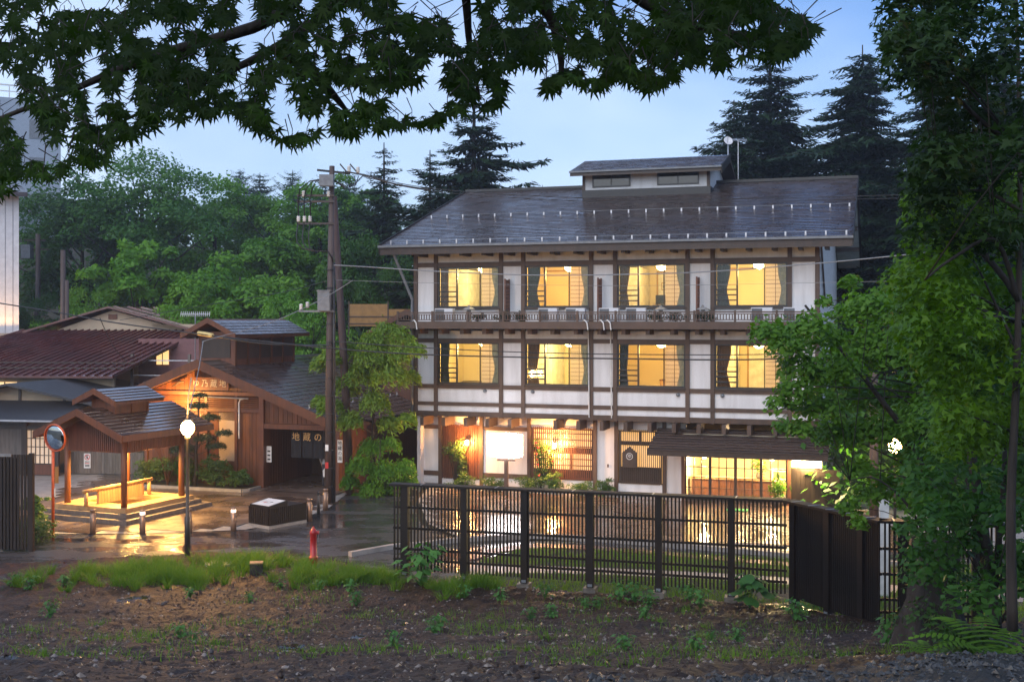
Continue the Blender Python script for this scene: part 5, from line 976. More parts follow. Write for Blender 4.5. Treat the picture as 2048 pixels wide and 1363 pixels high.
wire('messenger_cable', 'grey cable crossing before the upper inn windows', W_((668, 530, 40.2), (740, 534, 40), (880, 543, 39), (1060, 550, 38.2), (1240, 549, 37.4), (1420, 543, 36.6), (1640, 526, 35.6), (1900, 500, 34.4), (2060, 480, 34)), .02, M['greycable'])
wire('service_wire', 'thin pale wire crossing below the grey cable', W_((672, 560, 40.2), (880, 566, 39), (1240, 571, 37.4), (1640, 565, 35.6), (2060, 555, 34)), .007, M['greycable'])
wire('trunk_cable', 'heavy black cable crossing low before the second floor windows', W_((-40, 600, 46), (100, 622, 45), (230, 645, 44), (400, 668, 42.5), (560, 686, 41), (660, 696, 40.1), (830, 708, 39.2), (1040, 714, 38.3), (1240, 717, 37.4), (1480, 719, 36.3), (1700, 712, 35.3), (2060, 700, 33.8)), .026, M['rubber'])
wire('trunk_cable', 'twisted black cable just above the heavy low cable', W_((668, 682, 40.1), (830, 694, 39.2), (1040, 704, 38.3), (1240, 708, 37.4), (1480, 709, 36.3), (1700, 703, 35.3), (2060, 690, 33.8)), .018, M['rubber'])
wire('trunk_cable', 'black cable spanning from the yellow sleeve to the utility pole', W_((430, 672, 42.2), (520, 686, 41.4), (600, 690, 40.7), (660, 690, 40.1)), .03, M['rubber'])
wire('service_wire', 'pale service wire from the pole down to the lamp feed', W_((706, 560, 40), (640, 600, 39.6), (540, 645, 38), (420, 678, 36), (406, 684, 35.5)), .014, M['greycable'])
wire('lamp_feed_wire', 'pale wire dropping from the cable to the street lamp', W_((406, 684, 35.5), (398, 735, 33), (386, 790, 31), (380, 818, 29.7)), .012, M['greycable'])
wire('service_wire', 'thin dark wire climbing left to right behind the bathhouse cupola', W_((240, 640, 50), (400, 612, 48), (560, 585, 46), (660, 560, 41)), .012, M['rubber'])
wire('service_wire', 'thin dark wire over the red roof ending at its edge', W_((200, 636, 46), (225, 690, 50), (252, 722, 52)), .016, M['rubber'])
t = wire('cable_sleeve', 'yellow protective sleeve wrapped on the low cable', W_((396, 666, 42.6), (410, 668, 42.5), (426, 671, 42.3)), .09, M['yellow'], 3, 'sleeve', None)
# lamp behind the right-hand tree, white marker post
t = thing('garden_lamp', 'warm garden lamp glimpsed through leaves beyond the fence corner', 'lamp', (at(1790, 887, 31).x, 31, 0), 0)
MB().tube([(0, 0, 0), (0, 0, 2.9)], .04, 8).build('post', M['blackmetal'], t); MB().lathe([(.05, 2.9), (.17, 3.0), (.17, 3.18), (.05, 3.3)], 14).build('globe', M['globe'], t, True); lamp('garden_light', t, (0, -.4, 3.1), 130, (1, .55, .18), .1); lamp('garden_light', t, (-.4, 0, 3.1), 60, (1, .55, .18), .1)
p_ = at(1768, 1030, 27); solid('marker_post', MB().box(-.11, .11, -.03, .03, 0, 2.6), M['white'], 'pale flat marker post behind the fence corner', 'post').location = (p_.x, 27, 0)
farpole(1748, 745, 1000, 34, .12, 'slim pole rising through the leaves right of the inn', False)
t = thing('red_parasol', 'small red paper parasol standing between the leafy bush and the inn corner', 'parasol', tuple(at(778, 960, 46.5))[:2] + (0,), 0)
MB().lathe([(.5, 1.22), (.3, 1.36), (.06, 1.5), (0, 1.52)], 18).build('canopy', M['redpaint'], t); MB().tube([(0, 0, 0), (0, 0, 1.5)], .02, 6).build('pole', M['darkwood'], t)
# ------------------------------------------------------------------ person at the bathhouse door
def person(loc, rz, label):
    J = dict(pel=(0, 0, .88), wai=(0, .0, 1.02), chest=(0, .0, 1.24), neck=(0, 0, 1.40), hb=(0, -.01, 1.47), ht=(0, -.01, 1.63), lh=(.085, 0, .85), lk=(.1, -.03, .47), la=(.1, .02, .09), lt=(.11, -.14, .04), rh=(-.085, 0, .85), rk=(-.11, .06, .47), ra=(-.11, .16, .12), rt=(-.11, .03, .04), ls=(.17, 0, 1.34), le=(.22, .04, 1.07), lw=(.21, -.06, .84), lf=(.205, -.08, .74), rs=(-.17, 0, 1.34), re=(-.23, .02, 1.07), rw=(-.24, -.05, .84), rf=(-.24, -.07, .74))
    E_ = ['pel-wai', 'wai-chest', 'chest-neck', 'neck-hb', 'hb-ht', 'pel-lh', 'lh-lk', 'lk-la', 'la-lt', 'pel-rh', 'rh-rk', 'rk-ra', 'ra-rt', 'chest-ls', 'ls-le', 'le-lw', 'lw-lf', 'chest-rs', 'rs-re', 're-rw', 'rw-rf']
    RD = dict(pel=.135, wai=.12, chest=.14, neck=.05, hb=.075, ht=.085, lh=.09, lk=.06, la=.04, lt=.035, rh=.09, rk=.06, ra=.04, rt=.035, ls=.06, le=.045, lw=.03, lf=.03, rs=.06, re=.045, rw=.03, rf=.03)
    K = list(J); me = bpy.data.meshes.new('body'); me.from_pydata([J[k] for k in K], [(K.index(e.split('-')[0]), K.index(e.split('-')[1])) for e in E_], [])
    t = thing('person', label, 'person', loc, rz); o = obj('body', me, None, t)
    o.modifiers.new('s', 'SKIN'); sv = me.skin_vertices[0].data
    for k, v in zip(K, sv): v.radius = (RD[k], RD[k]*(.75 if k in ('pel', 'wai', 'chest') else 1)); v.use_root = (k == 'pel')
    o.modifiers.new('u', 'SUBSURF').levels = 2; o.modifiers['u'].render_levels = 2
    dg = bpy.context.evaluated_depsgraph_get(); m2 = bpy.data.meshes.new_from_object(o.evaluated_get(dg)); o.modifiers.clear(); o.data = m2; m2.materials.clear()
    for mm in (pm('grey_shirt', (.3, .31, .33), rough=.9), pm('dark_trousers', (.04, .04, .05), rough=.9), pm('skin', (.5, .32, .24), rough=.6)): m2.materials.append(mm)
    for p in m2.polygons:
        z = p.center.z; p.material_index = 2 if z > 1.41 or (abs(p.center.x) > .185 and z < .95 and z > .6) else (0 if z > .9 else 1)
    m2.shade_smooth()
    MB().lathe([(.07, -.06), (.1, 0), (.1, .06), (.06, .12), (0, .135)], 14, (0, .015, 1.60)).build('hair', pm('black_hair', (.012, .01, .01), rough=.5), t, True)
    return t
pp = bw(-.42, .6, .06); person(tuple(pp), R(150), 'person in grey shirt and dark trousers stepping into the bathhouse entrance')
solid('carrier_bag', MB().prism([(-.12, 0, 0), (.12, 0, 0), (.14, 0, .25), (.05, 0, .36), (-.05, 0, .36), (-.14, 0, .25)], (0, .1, 0)), M['white'], 'white carrier bag held by the person at the bathhouse', 'bag').location = tuple(bw(-.30, .45, .48))
# ------------------------------------------------------------------ vegetation
QUAD = np.array([(0, 0), (.45, -.28), (1, 0), (.45, .28)]) - np.array([.5, 0])
def _maple(lob=7, depth=.27):
    P = [(-.08, -.03)]
    angs = np.linspace(-125, 125, lob); ln = [.42, .68, .9, 1.0, .9, .68, .42] if lob == 7 else [.6, .88, 1, .88, .6]
    for i, (a, l) in enumerate(zip(angs, ln)):
        a = math.radians(a)
        for da, f in ((-.135, .6), (0, 1), (.135, .6)): P.append((l*f*math.cos(a+da), l*f*math.sin(a+da)))
        if i < lob-1: b = math.radians((angs[i]+angs[i+1])/2); P.append((depth*math.cos(b), depth*math.sin(b)))
    P.append((-.08, .03)); return np.array(P)
MAPLE7, MAPLE5 = _maple(7), np.array([(0, 0), (.25, -.6), (.38, -.2), (1, 0), (.38, .2), (.25, .6)])
def leafset(P, N, size, shape, r, curl=.25, T=None):
    n = len(P); N = N / (np.linalg.norm(N, axis=1, keepdims=True) + 1e-9)
    if T is None: T = r.normal(0, 1, (n, 3))
    T = T - (T*N).sum(1, keepdims=True)*N; T /= (np.linalg.norm(T, axis=1, keepdims=True) + 1e-9); Bv = np.cross(N, T)
    s = shape; k = len(s); rad2 = (s**2).sum(1)
    return (P[:, None] + size[:, None, None]*(T[:, None]*s[None, :, :1] + Bv[:, None]*s[None, :, 1:] - N[:, None]*(curl*rad2)[None, :, None])).reshape(-1, 3), k
def discs(C, Rd, n, r, flat=.22, droop=.35):
    w_ = Rd**2; idx = r.choice(len(C), n, p=w_/w_.sum()); a = r.random(n)*2*np.pi; q = np.sqrt(r.random(n)); rd = Rd[idx]
    P = C[idx] + np.stack([np.cos(a)*q*rd, np.sin(a)*q*rd, r.normal(0, flat, n)*rd - droop*q*q*rd], -1)
    N = np.stack([np.cos(a)*q*.7, np.sin(a)*q*.7, np.full(n, .75)], -1) + r.normal(0, .38, (n, 3)); return P, N
def clumps(n, Rx, Ry, Hc, z0, r, rmin=.16, rmax=.34, shell=.45):
    d_ = r.normal(0, 1, (n, 3)); d_ /= np.linalg.norm(d_, axis=1, keepdims=True); q = (shell + (1-shell)*r.random(n))[:, None]*(1+.12*r.normal(0, 1, (n, 1)))
    C = d_*q*np.array([Rx, Ry, Hc/2]) + np.array([0, 0, z0+Hc/2]); return C, r.uniform(rmin, rmax, n)*(Rx+Ry)/2
LM = dict(
 hill=leafm('hill_leaves', (.075, .195, .022), (.14, .28, .035), rand=.28, scale=.25), hilld=leafm('dark_hill_leaves', (.04, .12, .022), (.078, .175, .03), rand=.25, scale=.25), bright=leafm('bright_leaves', (.085, .22, .02), (.15, .3, .03), rand=.15, scale=.3),
 conif=leafm('conifer_needles', (.014, .034, .018), (.026, .054, .025), trans=.12, rand=.2, scale=.3), maple_backlit=leafm('backlit_maple_leaves', (.013, .034, .007), (.028, .06, .010), trans=.3, rough=.6, rand=.3, scale=2), maple=leafm('maple_leaves', (.016, .043, .006), (.04, .085, .010), trans=.42, rough=.6, rand=.35, scale=2), side=leafm('side_leaves', (.085, .2, .022), (.14, .28, .035), trans=.35, rand=.1, scale=.7), sidey=leafm('yellow_green_leaves', (.075, .175, .012), (.125, .24, .018), trans=.4, rand=.15, scale=.6),  # dark maple leaves have the backlit shade put into their colour
 willow=leafm('pale_feathery_leaves', (.17, .29, .04), (.24, .36, .06), trans=.35, rand=.1, scale=.6), shrub=leafm('shrub_leaves', (.06, .13, .03), (.1, .18, .045), rand=.2, scale=1.2), pine=leafm('pine_needles', (.03, .065, .035), (.05, .09, .04), trans=.1, rand=.15), weed=leafm('weed_leaves', (.07, .19, .045), (.11, .25, .06), rand=.2, scale=2), fern=leafm('fern_leaves', (.12, .26, .03), (.17, .32, .045), rand=.1, scale=2), red=pm('rose_red', (.45, .02, .04), rough=.5))
def limbs(C, base, top, r0, n, r, seed_r):
    mb = MB(); tp = [Vector(base).lerp(Vector(top), t) + Vector((seed_r.normal(0, .04), seed_r.normal(0, .04), 0))*(1 if 0 < t < 1 else 0) for t in np.linspace(0, 1, 6)]
    mb.tube(tp, list(np.linspace(r0, r0*.25, 6)), 7)
    for i in seed_r.choice(len(C), min(n, len(C)), replace=False):
        c = Vector(C[i]); hgt = min(max((c.z - base[2])/(top[2]-base[2])*.75, .12), .9); a = Vector(base).lerp(Vector(top), hgt); m = a.lerp(c, .5) + Vector((0, 0, -.08*(c-a).length)); mb.tube([a, m, c], [r0*.38*(1-hgt*.6), r0*.25*(1-hgt*.6), r0*.08], 5)
    return mb
def broad(name, label, cat, loc, Ht, Rx, mat, seed, n_leaf=14000, lsize=.3, n_cl=70, z_frac=.22, group=None, flat=.2, droop=.35, rmin=.14, rmax=.3, shell=.45, bark=None, shape=QUAD, Ry=None):
    r = np.random.default_rng(seed); t = thing(name, label, cat, loc, 0, group)
    C, Rd = clumps(n_cl, Rx, Ry or Rx, Ht*(1-z_frac), Ht*z_frac, r, rmin, rmax, shell)
    P, N = discs(C, Rd, n_leaf, r, flat, droop); v, k = leafset(P, N, lsize*r.uniform(.6, 1.25, len(P)), shape, r)
    tri_join('crown', mat, t, v, k, kind=None); limbs(C, (0, 0, -.2), (0, 0, Ht*.8), Ht*.022, 16, r, r).build('trunk', bark or M['bark'], t, True)
    return t
def conifer(name, label, loc, Ht, Rb, seed, mat, whorl=.55, dens=1.0, up=.12, group=None, n_az=6, blunt=.8):
    r = np.random.default_rng(seed); t = thing(name, label, 'conifer', loc, 0, group); Ps, Ns, Ts, Ss = [], [], [], []; mb = MB().tube([(0, 0, -.3), (0, 0, Ht*.5), (0, 0, Ht)], [Ht*.018, Ht*.011, .03], 8)
    z = Ht*.10
    while z < Ht*.985:
        f = (z/Ht); Lb = Rb*(1-f)**blunt*r.uniform(.8, 1.12) + .15; m = n_az if f < .8 else 5
        for k in range(m):
            a = 2*np.pi*(k + r.random()*.9)/m; L = Lb*r.uniform(.45, 1.2)
            if r.random() < .1: continue
            pass; d_ = np.array([np.cos(a), np.sin(a), 0]); sd = np.array([-d_[1], d_[0], 0])
            nseg = max(6, int(L*9*dens)); tt = np.linspace(.12, 1, nseg); zz = z + r.normal(0, .1) + L*(-.34*tt + (.34*up/.12)*tt**2.2*.62)
            c = np.stack([d_[0]*L*tt, d_[1]*L*tt, zz], -1)
            if f < .93: mb.tube([(0, 0, z), tuple(c[nseg//2]), tuple(c[-1])], [.05*(1-f)+.02, .03*(1-f)+.012, .008], 4)
            wv = L*.30*(1-tt*.75)+.08
            for s_ in (-1, 1):
                for q in (.35, .8):
                    p = c + sd*s_*wv[:, None]*q*r.uniform(.6, 1.2, (nseg, 1)) + r.normal(0, .04, (nseg, 3)) - np.array([0, 0, 1])*(wv*q*.3)[:, None]
                    Ps.append(p); Ns.append(np.tile([0, 0, 1.0], (nseg, 1)) + r.normal(0, .35, (nseg, 3)) + sd*s_*.3); Ts.append(np.tile(d_*.7 + sd*s_*.8, (nseg, 1)) + r.normal(0, .25, (nseg, 3))); Ss.append(np.maximum(.18, wv*.95))
        z += whorl*(1-f*.45)*r.uniform(.8, 1.2)
    P, N, T, s_ = map(np.concatenate, (Ps, Ns, Ts, Ss)); shp = QUAD*np.array([1.25, .55]); v, k = leafset(P, N, s_, shp, r, .15, T)
    tri_join('crown', mat, t, v, k, kind=None); mb.build('trunk', M['bark'], t, True); return t
def hz_(x, y): return float(hill_h(np.array(float(x)), np.array(float(y))))
def place(u, Y): x = (u-1024)/FPX*Y; return (x, Y, hz_(x, Y)-.1)
def htop(u, v, Y): return EYE + (640-v)/FPX*Y - place(u, Y)[2]
# hillside broadleaf trees: (u of trunk, v of top, distance, crown radius px, material, label)
TR = [(285, 300, 78, 165, 'hilld', 'tall dark spreading tree highest on the left hillside'), (165, 385, 80, 120, 'hilld', 'dark fan branched tree beside the tall white building'), (430, 345, 84, 130, 'hill', 'round green tree behind the two bright rounded trees'), (545, 365, 86, 110, 'hill', 'green tree on the hillside left of the utility pole top'), (640, 362, 82, 110, 'hill', 'green tree directly behind the utility pole top'), (735, 380, 80, 90, 'hilld', 'dark green tree between the utility pole and the firs'),
      (275, 468, 66, 95, 'bright', 'bright green rounded tree over the ridge of the red roof'), (480, 500, 64, 130, 'bright', 'broad bright green layered tree behind the bathhouse cupola'), (590, 455, 70, 105, 'hill', 'tall green layered tree left of the utility pole'), (700, 470, 62, 85, 'hilld', 'dark green tree behind the leaning wooden pole'), (770, 520, 60, 75, 'hilld', 'dark leafy tree against the left corner of the inn'), (385, 560, 60, 85, 'bright', 'low bright green tree behind the aerial'), (180, 570, 64, 70, 'hill', 'low green tree behind the red roof gable'), (625, 580, 57, 70, 'hill', 'low green bushy tree behind the bathhouse roof'), (70, 590, 72, 60, 'hilld', 'small dark tree between the white building and the bare poles'), (560, 560, 60, 80, 'hill', 'mid green tree low behind the bathhouse cupola')]
protos = {}
for i, (u, v, Y, rp_, mt__, lb_) in enumerate(TR):
    Ht = htop(u, v, Y)*1.07; Rx = rp_*1.08*Y/FPX; key = (mt__, i % 2)
    if key in protos and i > 8:
        src, h0, r0 = protos[key]; c = dup(src, place(u, Y), random.uniform(0, 6.28), lb_); c.scale = (Rx/r0, Rx/r0, Ht/h0)
    else:
        t = broad('hillside_tree', lb_, 'tree', place(u, Y), Ht, Rx, LM[mt__], 100+i, 22000, .30, 75, .12, rmin=.15, rmax=.32, group=None, droop=.45); protos.setdefault(key, (t, Ht, Rx))
# far wood that fills the slope behind the single trees
r = np.random.default_rng(5); C = []
for k in range(420):
    x = r.uniform(-75, 60); y = r.uniform(92, 150); C.append((x, y, hz_(x, y) + r.uniform(1.0, 5.5)))
C = np.array(C); P, N = discs(C, r.uniform(1.6, 3.2, len(C)), 42000, r, .3, .5); vv, k = leafset(P, N, .55*r.uniform(.6, 1.3, len(P)), QUAD, r)
tag(tri_join('far_wood', LM['hilld'], None, vv, k), 'far hazy woodland covering the slope behind the hillside trees', 'woodland')
# understory filling the hill foot
C = []
for k in range(260):
    u = r.uniform(40, 900); Y = r.uniform(60, 74); x = (u-1024)/FPX*Y; C.append((x, Y, hz_(x, Y) + r.uniform(.6, 3.6)))
for k in range(200):
    u = r.uniform(1640, 2200); Y = r.uniform(38, 62); x = (u-1024)/FPX*Y; C.append((x, Y, hz_(x, Y) + r.uniform(.3, 4.5)))
C = np.array(C); P, N = discs(C, r.uniform(.9, 1.9, len(C)), 42000, r, .35, .5); vv, k = leafset(P, N, .32*r.uniform(.6, 1.3, len(P)), QUAD, r)
tag(tri_join('undergrowth', LM['hilld'], None, vv, k), 'dark tangled undergrowth at the foot of the wooded hill', 'undergrowth')
# conifers
CF = [('fir_tree', 'tall layered fir rising behind the left half of the inn roof', 948, 130, 64, 400, .95, 51), ('fir_tree', 'smaller fir between the tall layered fir and the utility pole', 768, 285, 70, 240, .7, 52), ('fir_tree', 'great dark fir rising behind the right end of the dormer', 1540, 40, 66, 370, .7, 53), ('cedar_tree', 'blunt dark cedar left of the great fir', 1468, 200, 62, 170, .45, 54), ('cedar_tree', 'dense dark cedar right of the inn roof', 1725, 90, 60, 290, .5, 55), ('cedar_tree', 'dense dark cedar deep in the right-hand wood', 1870, 60, 56, 200, .5, 56), ('cedar_tree', 'dark cedar at the far right of the wood', 2010, 20, 58, 200, .5, 57), ('fir_tree', 'dark fir half hidden beside the layered fir', 860, 300, 72, 230, .7, 58), ('cedar_tree', 'dark cedar low behind the corrugated side wall', 1690, 300, 70, 130, .42, 59)]
for nm, lb_, u, v, Y, rp_, wh, sd in CF:
    conifer(nm, lb_, place(u, Y), htop(u, v, Y), rp_*Y/FPX, sd, LM['conif'], wh, .8 if nm == 'fir_tree' else .9, .16 if nm == 'fir_tree' else .05, None, 7 if nm == 'fir_tree' else 9, .85 if nm == 'fir_tree' else .5)
src = None
for u, v, Y in ((480, 338, 135), (585, 340, 140), (650, 350, 138), (520, 345, 142), (1085, 370, 140), (1040, 378, 138), (700, 345, 136)):
    if src is None: src = conifer('ridge_pine', 'small hazy pine on the skyline beyond the hill', (0, 0, 0), 10, 3.4, 77, LM['pine'], .7, .6, .3, 'pines on the skyline', 7, .35); t = src; t.location = place(u, Y)
    else: t = dup(src, place(u, Y), random.uniform(0, 6))
    s_ = htop(u, v, Y)/10; t.scale = (.9+.2*random.random(),)*2 + (s_,)
# pale feathery tree between pole and inn
def feathery(name, label, loc, C, Rd, n, mat, seed, size=.16):
    r = np.random.default_rng(seed); t = thing(name, label, 'tree', loc); P, N = discs(C, Rd, n, r, .22, .75); T = np.stack([P[:, 0]-np.mean(C[:, 0]), P[:, 1]-np.mean(C[:, 1]), np.full(len(P), -1.1)], -1) + r.normal(0, .8, (len(P), 3))
    v, k = leafset(P, N + r.normal(0, .3, N.shape), size*r.uniform(.6, 1.3, len(P)), QUAD*np.array([1.3, .6]), r, .3, T); tri_join('crown', mat, t, v, k, kind=None)
    return t, r
px_, py_ = at(755, 980, 43.0).x, 43.0
cl = [(745, 672, .62), (700, 690, .55), (800, 665, .6), (770, 650, .5), (660, 705, .5), (720, 735, .7), (780, 730, .75), (830, 690, .45), (690, 760, .6), (750, 790, .6), (660, 800, .5), (640, 720, .4), (820, 745, .45), (700, 830, .5), (780, 835, .5), (815, 830, .4), (640, 795, .35), (740, 700, .6), (795, 700, .5)]
C = np.array([(at(u, v, 43+random.uniform(-1.2, .6)) - Vector((px_, py_, 0))) for u, v, q in cl]); Rd = np.array([q for *_, q in cl])
t, r = feathery('feathery_tree', 'pale green feathery tree leaning between the utility pole and the inn', (px_, py_, 0), C, Rd, 13000, LM['willow'], 61, .17); limbs(C, (0, 0, -.1), (-.3, 0, 5.6), .09, 12, r, r).build('trunk', M['bark'], t, True)
cl = [(740, 885, .5), (780, 880, .45), (720, 920, .55), (770, 930, .6), (810, 925, .45), (700, 955, .4), (745, 965, .5), (795, 960, .5), (715, 990, .35), (820, 955, .35), (760, 985, .35)]
px2 = at(760, 990, 42.3).x; C = np.array([(at(u, v, 42.3+random.uniform(-.5, .5)) - Vector((px2, 42.3, 0))) for u, v, q in cl]); Rd = np.array([q for *_, q in cl])
t, r = feathery('leafy_bush', 'lush green bush at the foot of the feathery tree beside the road', (px2, 42.3, 0), C, Rd, 10000, LM['bright'], 62, .12); limbs(C, (0, 0, -.1), (0, 0, 2), .05, 8, r, r).build('stem', M['bark'], t, True)
def bush(name, label, loc, Rx, Hh, n, mat, seed, size=.09, cat='shrub', group=None):
    return broad(name, label, cat, loc, Hh, Rx, mat, seed, n, size, 26, .05, group=group, rmin=.25, rmax=.5, shell=.3)
# bathhouse garden
gk = ribbon('garden_kerb', [tuple(gr(250, 966)), tuple(gr(340, 968)), tuple(gr(500, 976)), tuple(gr(530, 958))] if False else [tuple(bw(*q))[:2] for q in ((-8.3, -1.35), (-5, -1.35), (-2.9, -1.35), (-2.75, -1.15), (-2.75, -.3))], .12, -.02, .14, M['concrete'])
o = sheet('garden_bed', [tuple(bw(*q))[:2] for q in ((-8.2, -1.28), (-2.95, -1.28), (-2.83, -.1), (-8.2, -.1))], .10, M['soil'])
for u, v, rx, h_, sd, l in ((-7.2, -.7, .75, 1.15, 1, 'dark low shrub in the bathhouse garden by the pavilion'), (-5.9, -.75, .7, 1.3, 2, 'round clipped shrub in the middle of the bathhouse garden'), (-4.4, -.75, .75, 1.25, 3, 'feathery green shrub before the cedar boards'), (-3.35, -.75, .45, .8, 4, 'small shrub at the garden corner by the entrance')): bush('garden_shrub', l, tuple(bw(u, v, .1)), rx, h_, 3600, LM['shrub'], 200+sd)
pn_ = thing('garden_pine', 'cloud pruned pine before the bathhouse wall', 'pine', tuple(bw(-5.2, -.95, .1)))
r = np.random.default_rng(88); C = np.array([(-.5, 0, 1.5), (.35, .1, 1.9), (-.2, 0, 2.4), (.6, 0, 2.7), (.1, 0, 3.15), (-.7, .1, 2.0), (.8, 0, 1.6), (.2, 0, 3.55), (1.1, 0, 2.1)]); P, N = discs(C, np.array([.5, .45, .5, .38, .42, .4, .4, .3, .35]), 6500, r, .14, .2); v, k = leafset(P, N, .11*r.uniform(.7, 1.3, len(P)), QUAD*np.array([1.3, .4]), r); tri_join('crown', LM['pine'], pn_, v, k, kind=None); limbs(C, (0, 0, 0), (.15, 0, 3.4), .08, 9, r, r).build('trunk', M['bark'], pn_, True)
bt = thing('bare_branch_shrub', 'thin bare stems rising beside the pavilion column', 'shrub', tuple(bw(-6.4, -1.0, .1)))
mb = MB()
for k in range(14): a = random.uniform(0, 6.3); q = random.uniform(.2, .6); mb.tube([(0, 0, 0), (q*.4*math.cos(a), q*.4*math.sin(a), .9), (q*math.cos(a), q*math.sin(a), random.uniform(1.5, 2.2))], [.02, .014, .005], 4)
mb.build('stems', M['cedar'], bt)
# planting before the inn, roses by the wall lamps
for x, rx, h_, sd, l in ((1.9, .55, .75, 1, 'flowering low shrub under the red lattice of the inn'), (3.1, .5, .6, 2, 'low shrub left of the glowing sign post'), (4.6, .6, .7, 3, 'low leafy shrub right of the glowing sign post'), (6.6, .5, .55, 4, 'small shrub under the lit lattice window'), (7.5, .35, .75, 5, 'upright sprigged plant before the narrow white panel'), (5.6, .4, .8, 6, 'dark shrub at the foot of the climbing rose')): bush('inn_shrub', l, tuple(hw(x, GY-.5, 0)), rx, h_, 1800, LM['shrub'], 230+sd, .07)
def rose(x, label, seed, pts, flowers):
    r = np.random.default_rng(seed); t = thing('climbing_rose', label, 'rose', tuple(hw(x, GY-.25, 0)), HA); C = np.array(pts, float); P, N = discs(C, np.full(len(C), .22), 1500, r, .5, .3); v, k = leafset(P, N, .075*r.uniform(.6, 1.3, len(P)), QUAD, r); tri_join('foliage', LM['shrub'], t, v, k, kind=None)
    mb = MB()
    for c in pts: mb.tube([(0, .05, 0), (c[0]*.4, .0, c[2]*.55), tuple(c)], [.02, .015, .006], 4)
    mb.build('stem', M['bark'], t)
    for k in range(flowers): c = C[k % len(C)] + r.normal(0, .1, 3); MB().lathe([(.0, -.03), (.05, 0), (.055, .03), (.03, .05), (0, .04)], 8, (c[0], c[1]-.22, c[2])).build('bloom', LM['red'], t, True)
rose(1.5, 'climbing rose arching over the red lattice beside the wall lamp', 5, [(-.3, 0, 1.5), (-.1, 0, 1.62), (.1, 0, 1.5), (.25, 0, 1.35), (.28, 0, 1.75), (.3, 0, 1.1), (.32, 0, .85), (0, 0, 1.3)], 0)
rose(4.95, 'climbing rose with red blooms right of the glowing sign', 6, [(-.1, 0, 1.9), (.1, 0, 1.7), (-.05, 0, 1.5), (.05, 0, 1.25), (.1, 0, 1.0), (.3, 0, 1.55), (.35, 0, 1.2), (-.05, 0, .75), (.15, 0, .5), (.3, 0, .8)], 8)
t = thing('flower_arrangement', 'tall flower arrangement in a vase on the reception desk', 'flowers', tuple(hw(13.0, 1.15, .735)), HA); MB().lathe([(.06, 0), (.1, .08), (.07, .2), (.08, .22)], 12).build('vase', M['stone'], t, True); r = np.random.default_rng(3); C = np.array([(0, 0, .45), (.15, 0, .55), (-.15, 0, .5), (0, 0, .7), (.1, 0, .35)]); P, N = discs(C, np.full(5, .16), 260, r, .6); v, k = leafset(P, N, .1*np.ones(len(P)), QUAD, r); tri_join('sprays', LM['sidey'], t, v, k, kind=None)
for k in range(8): MB().lathe([(0, -.03), (.035, 0), (0, .03)], 8, (random.uniform(-.2, .2), -.1, random.uniform(.4, .8))).build('bloom', LM['red'], t)
t = thing('potted_plant', 'yellow green potted plant beside the right entrance door', 'potted plant', tuple(hw(13.85, EY-.45, .04)), HA); MB().lathe([(.14, 0), (.2, .3), (.21, .33), (.17, .33)], 12).build('pot', M['stone'], t, True); C = np.array([(0, 0, .55), (.12, 0, .7), (-.14, 0, .62), (0, 0, .85)]); P, N = discs(C, np.full(4, .2), 420, r, .5); v, k = leafset(P, N, .1*np.ones(len(P)), QUAD, r); tri_join('foliage', LM['sidey'], t, v, k, kind=None)
for i, (u, l) in enumerate(((985, 'small dark bonsai on the balcony left of the first screen'), (1040, 'dark trailing plant on the balcony below the narrow panel'), (1075, 'low dark shrub on the balcony under the second window'), (1385, 'dark plant on the balcony between the third and fourth windows'), (1440, 'low dark plant on the balcony under the fourth window'), (1345, 'dark trailing plant on the balcony under the third window'))):
    x = (u-832)/805*15.0; b_ = bush('balcony_plant', l, tuple(hw(x, -.75, 6.43)), .36, .42, 500, LM['conif'], 300+i, .08)
# left roadside bush by the black fence
for u, v, rx, h_, sd, l in ((60, 1075, .8, .6, 1, 'low leafy plants at the foot of the black slat fence'), (20, 1085, .9, .7, 2, 'leafy plants left of the black slat fence'), (72, 1045, .35, 1.1, 3, 'thin twiggy shrub beside the black slat fence')): bush('roadside_plant', l, tuple(gr(u, v, .05)), rx, h_, 2000, LM['shrub'], 260+sd, .09)
# weeds on the dirt
def weed(label, u, v, s, seed, mat='weed', n=46, big=False, group='weeds on the dirt'):
    r = np.random.default_rng(seed); Y = 6.0*FPX/(v-640)
    for _ in range(12): x = (u-1024)/FPX*Y; z = float(dirt_h(x, Y)); Y += .5*((EYE-z)*FPX/(v-640) - Y)
    x = (u-1024)/FPX*Y; t = thing('weed', label, 'weed', (x, Y, float(dirt_h(x, Y))-.01), random.uniform(0, 6), group)
    a = r.random(n)*6.28; q = r.uniform(.1, .5, n)*s; hh = r.uniform(.15, .8, n)*s; P = np.stack([np.cos(a)*q, np.sin(a)*q, hh], -1); N = np.stack([np.cos(a)*.5, np.sin(a)*.5, np.ones(n)], -1) + r.normal(0, .2, (n, 3)); T = np.stack([np.cos(a), np.sin(a), r.uniform(-.2, .4, n)], -1)
    shp = QUAD*np.array([1, 1.1]) if not big else np.array([(math.cos(w2)*(.5 if abs(w2) > .2 else .3), math.sin(w2)*.5) for w2 in np.linspace(.0, 2*math.pi, 11)[:-1]]); v_, k = leafset(P, N, s*(.24 if not big else .34)*r.uniform(.7, 1.2, n), shp, r, .35, T); tri_join('leaf_rosette', LM[mat], t, v_, k, kind=None)
    mb = MB()
    for p in P[::2]: mb.tube([(0, 0, 0), tuple(p*.55 + np.array([0, 0, .1*s])), tuple(p)], .006*s+.002, 4)
    mb.build('stem', LM[mat], t); return t
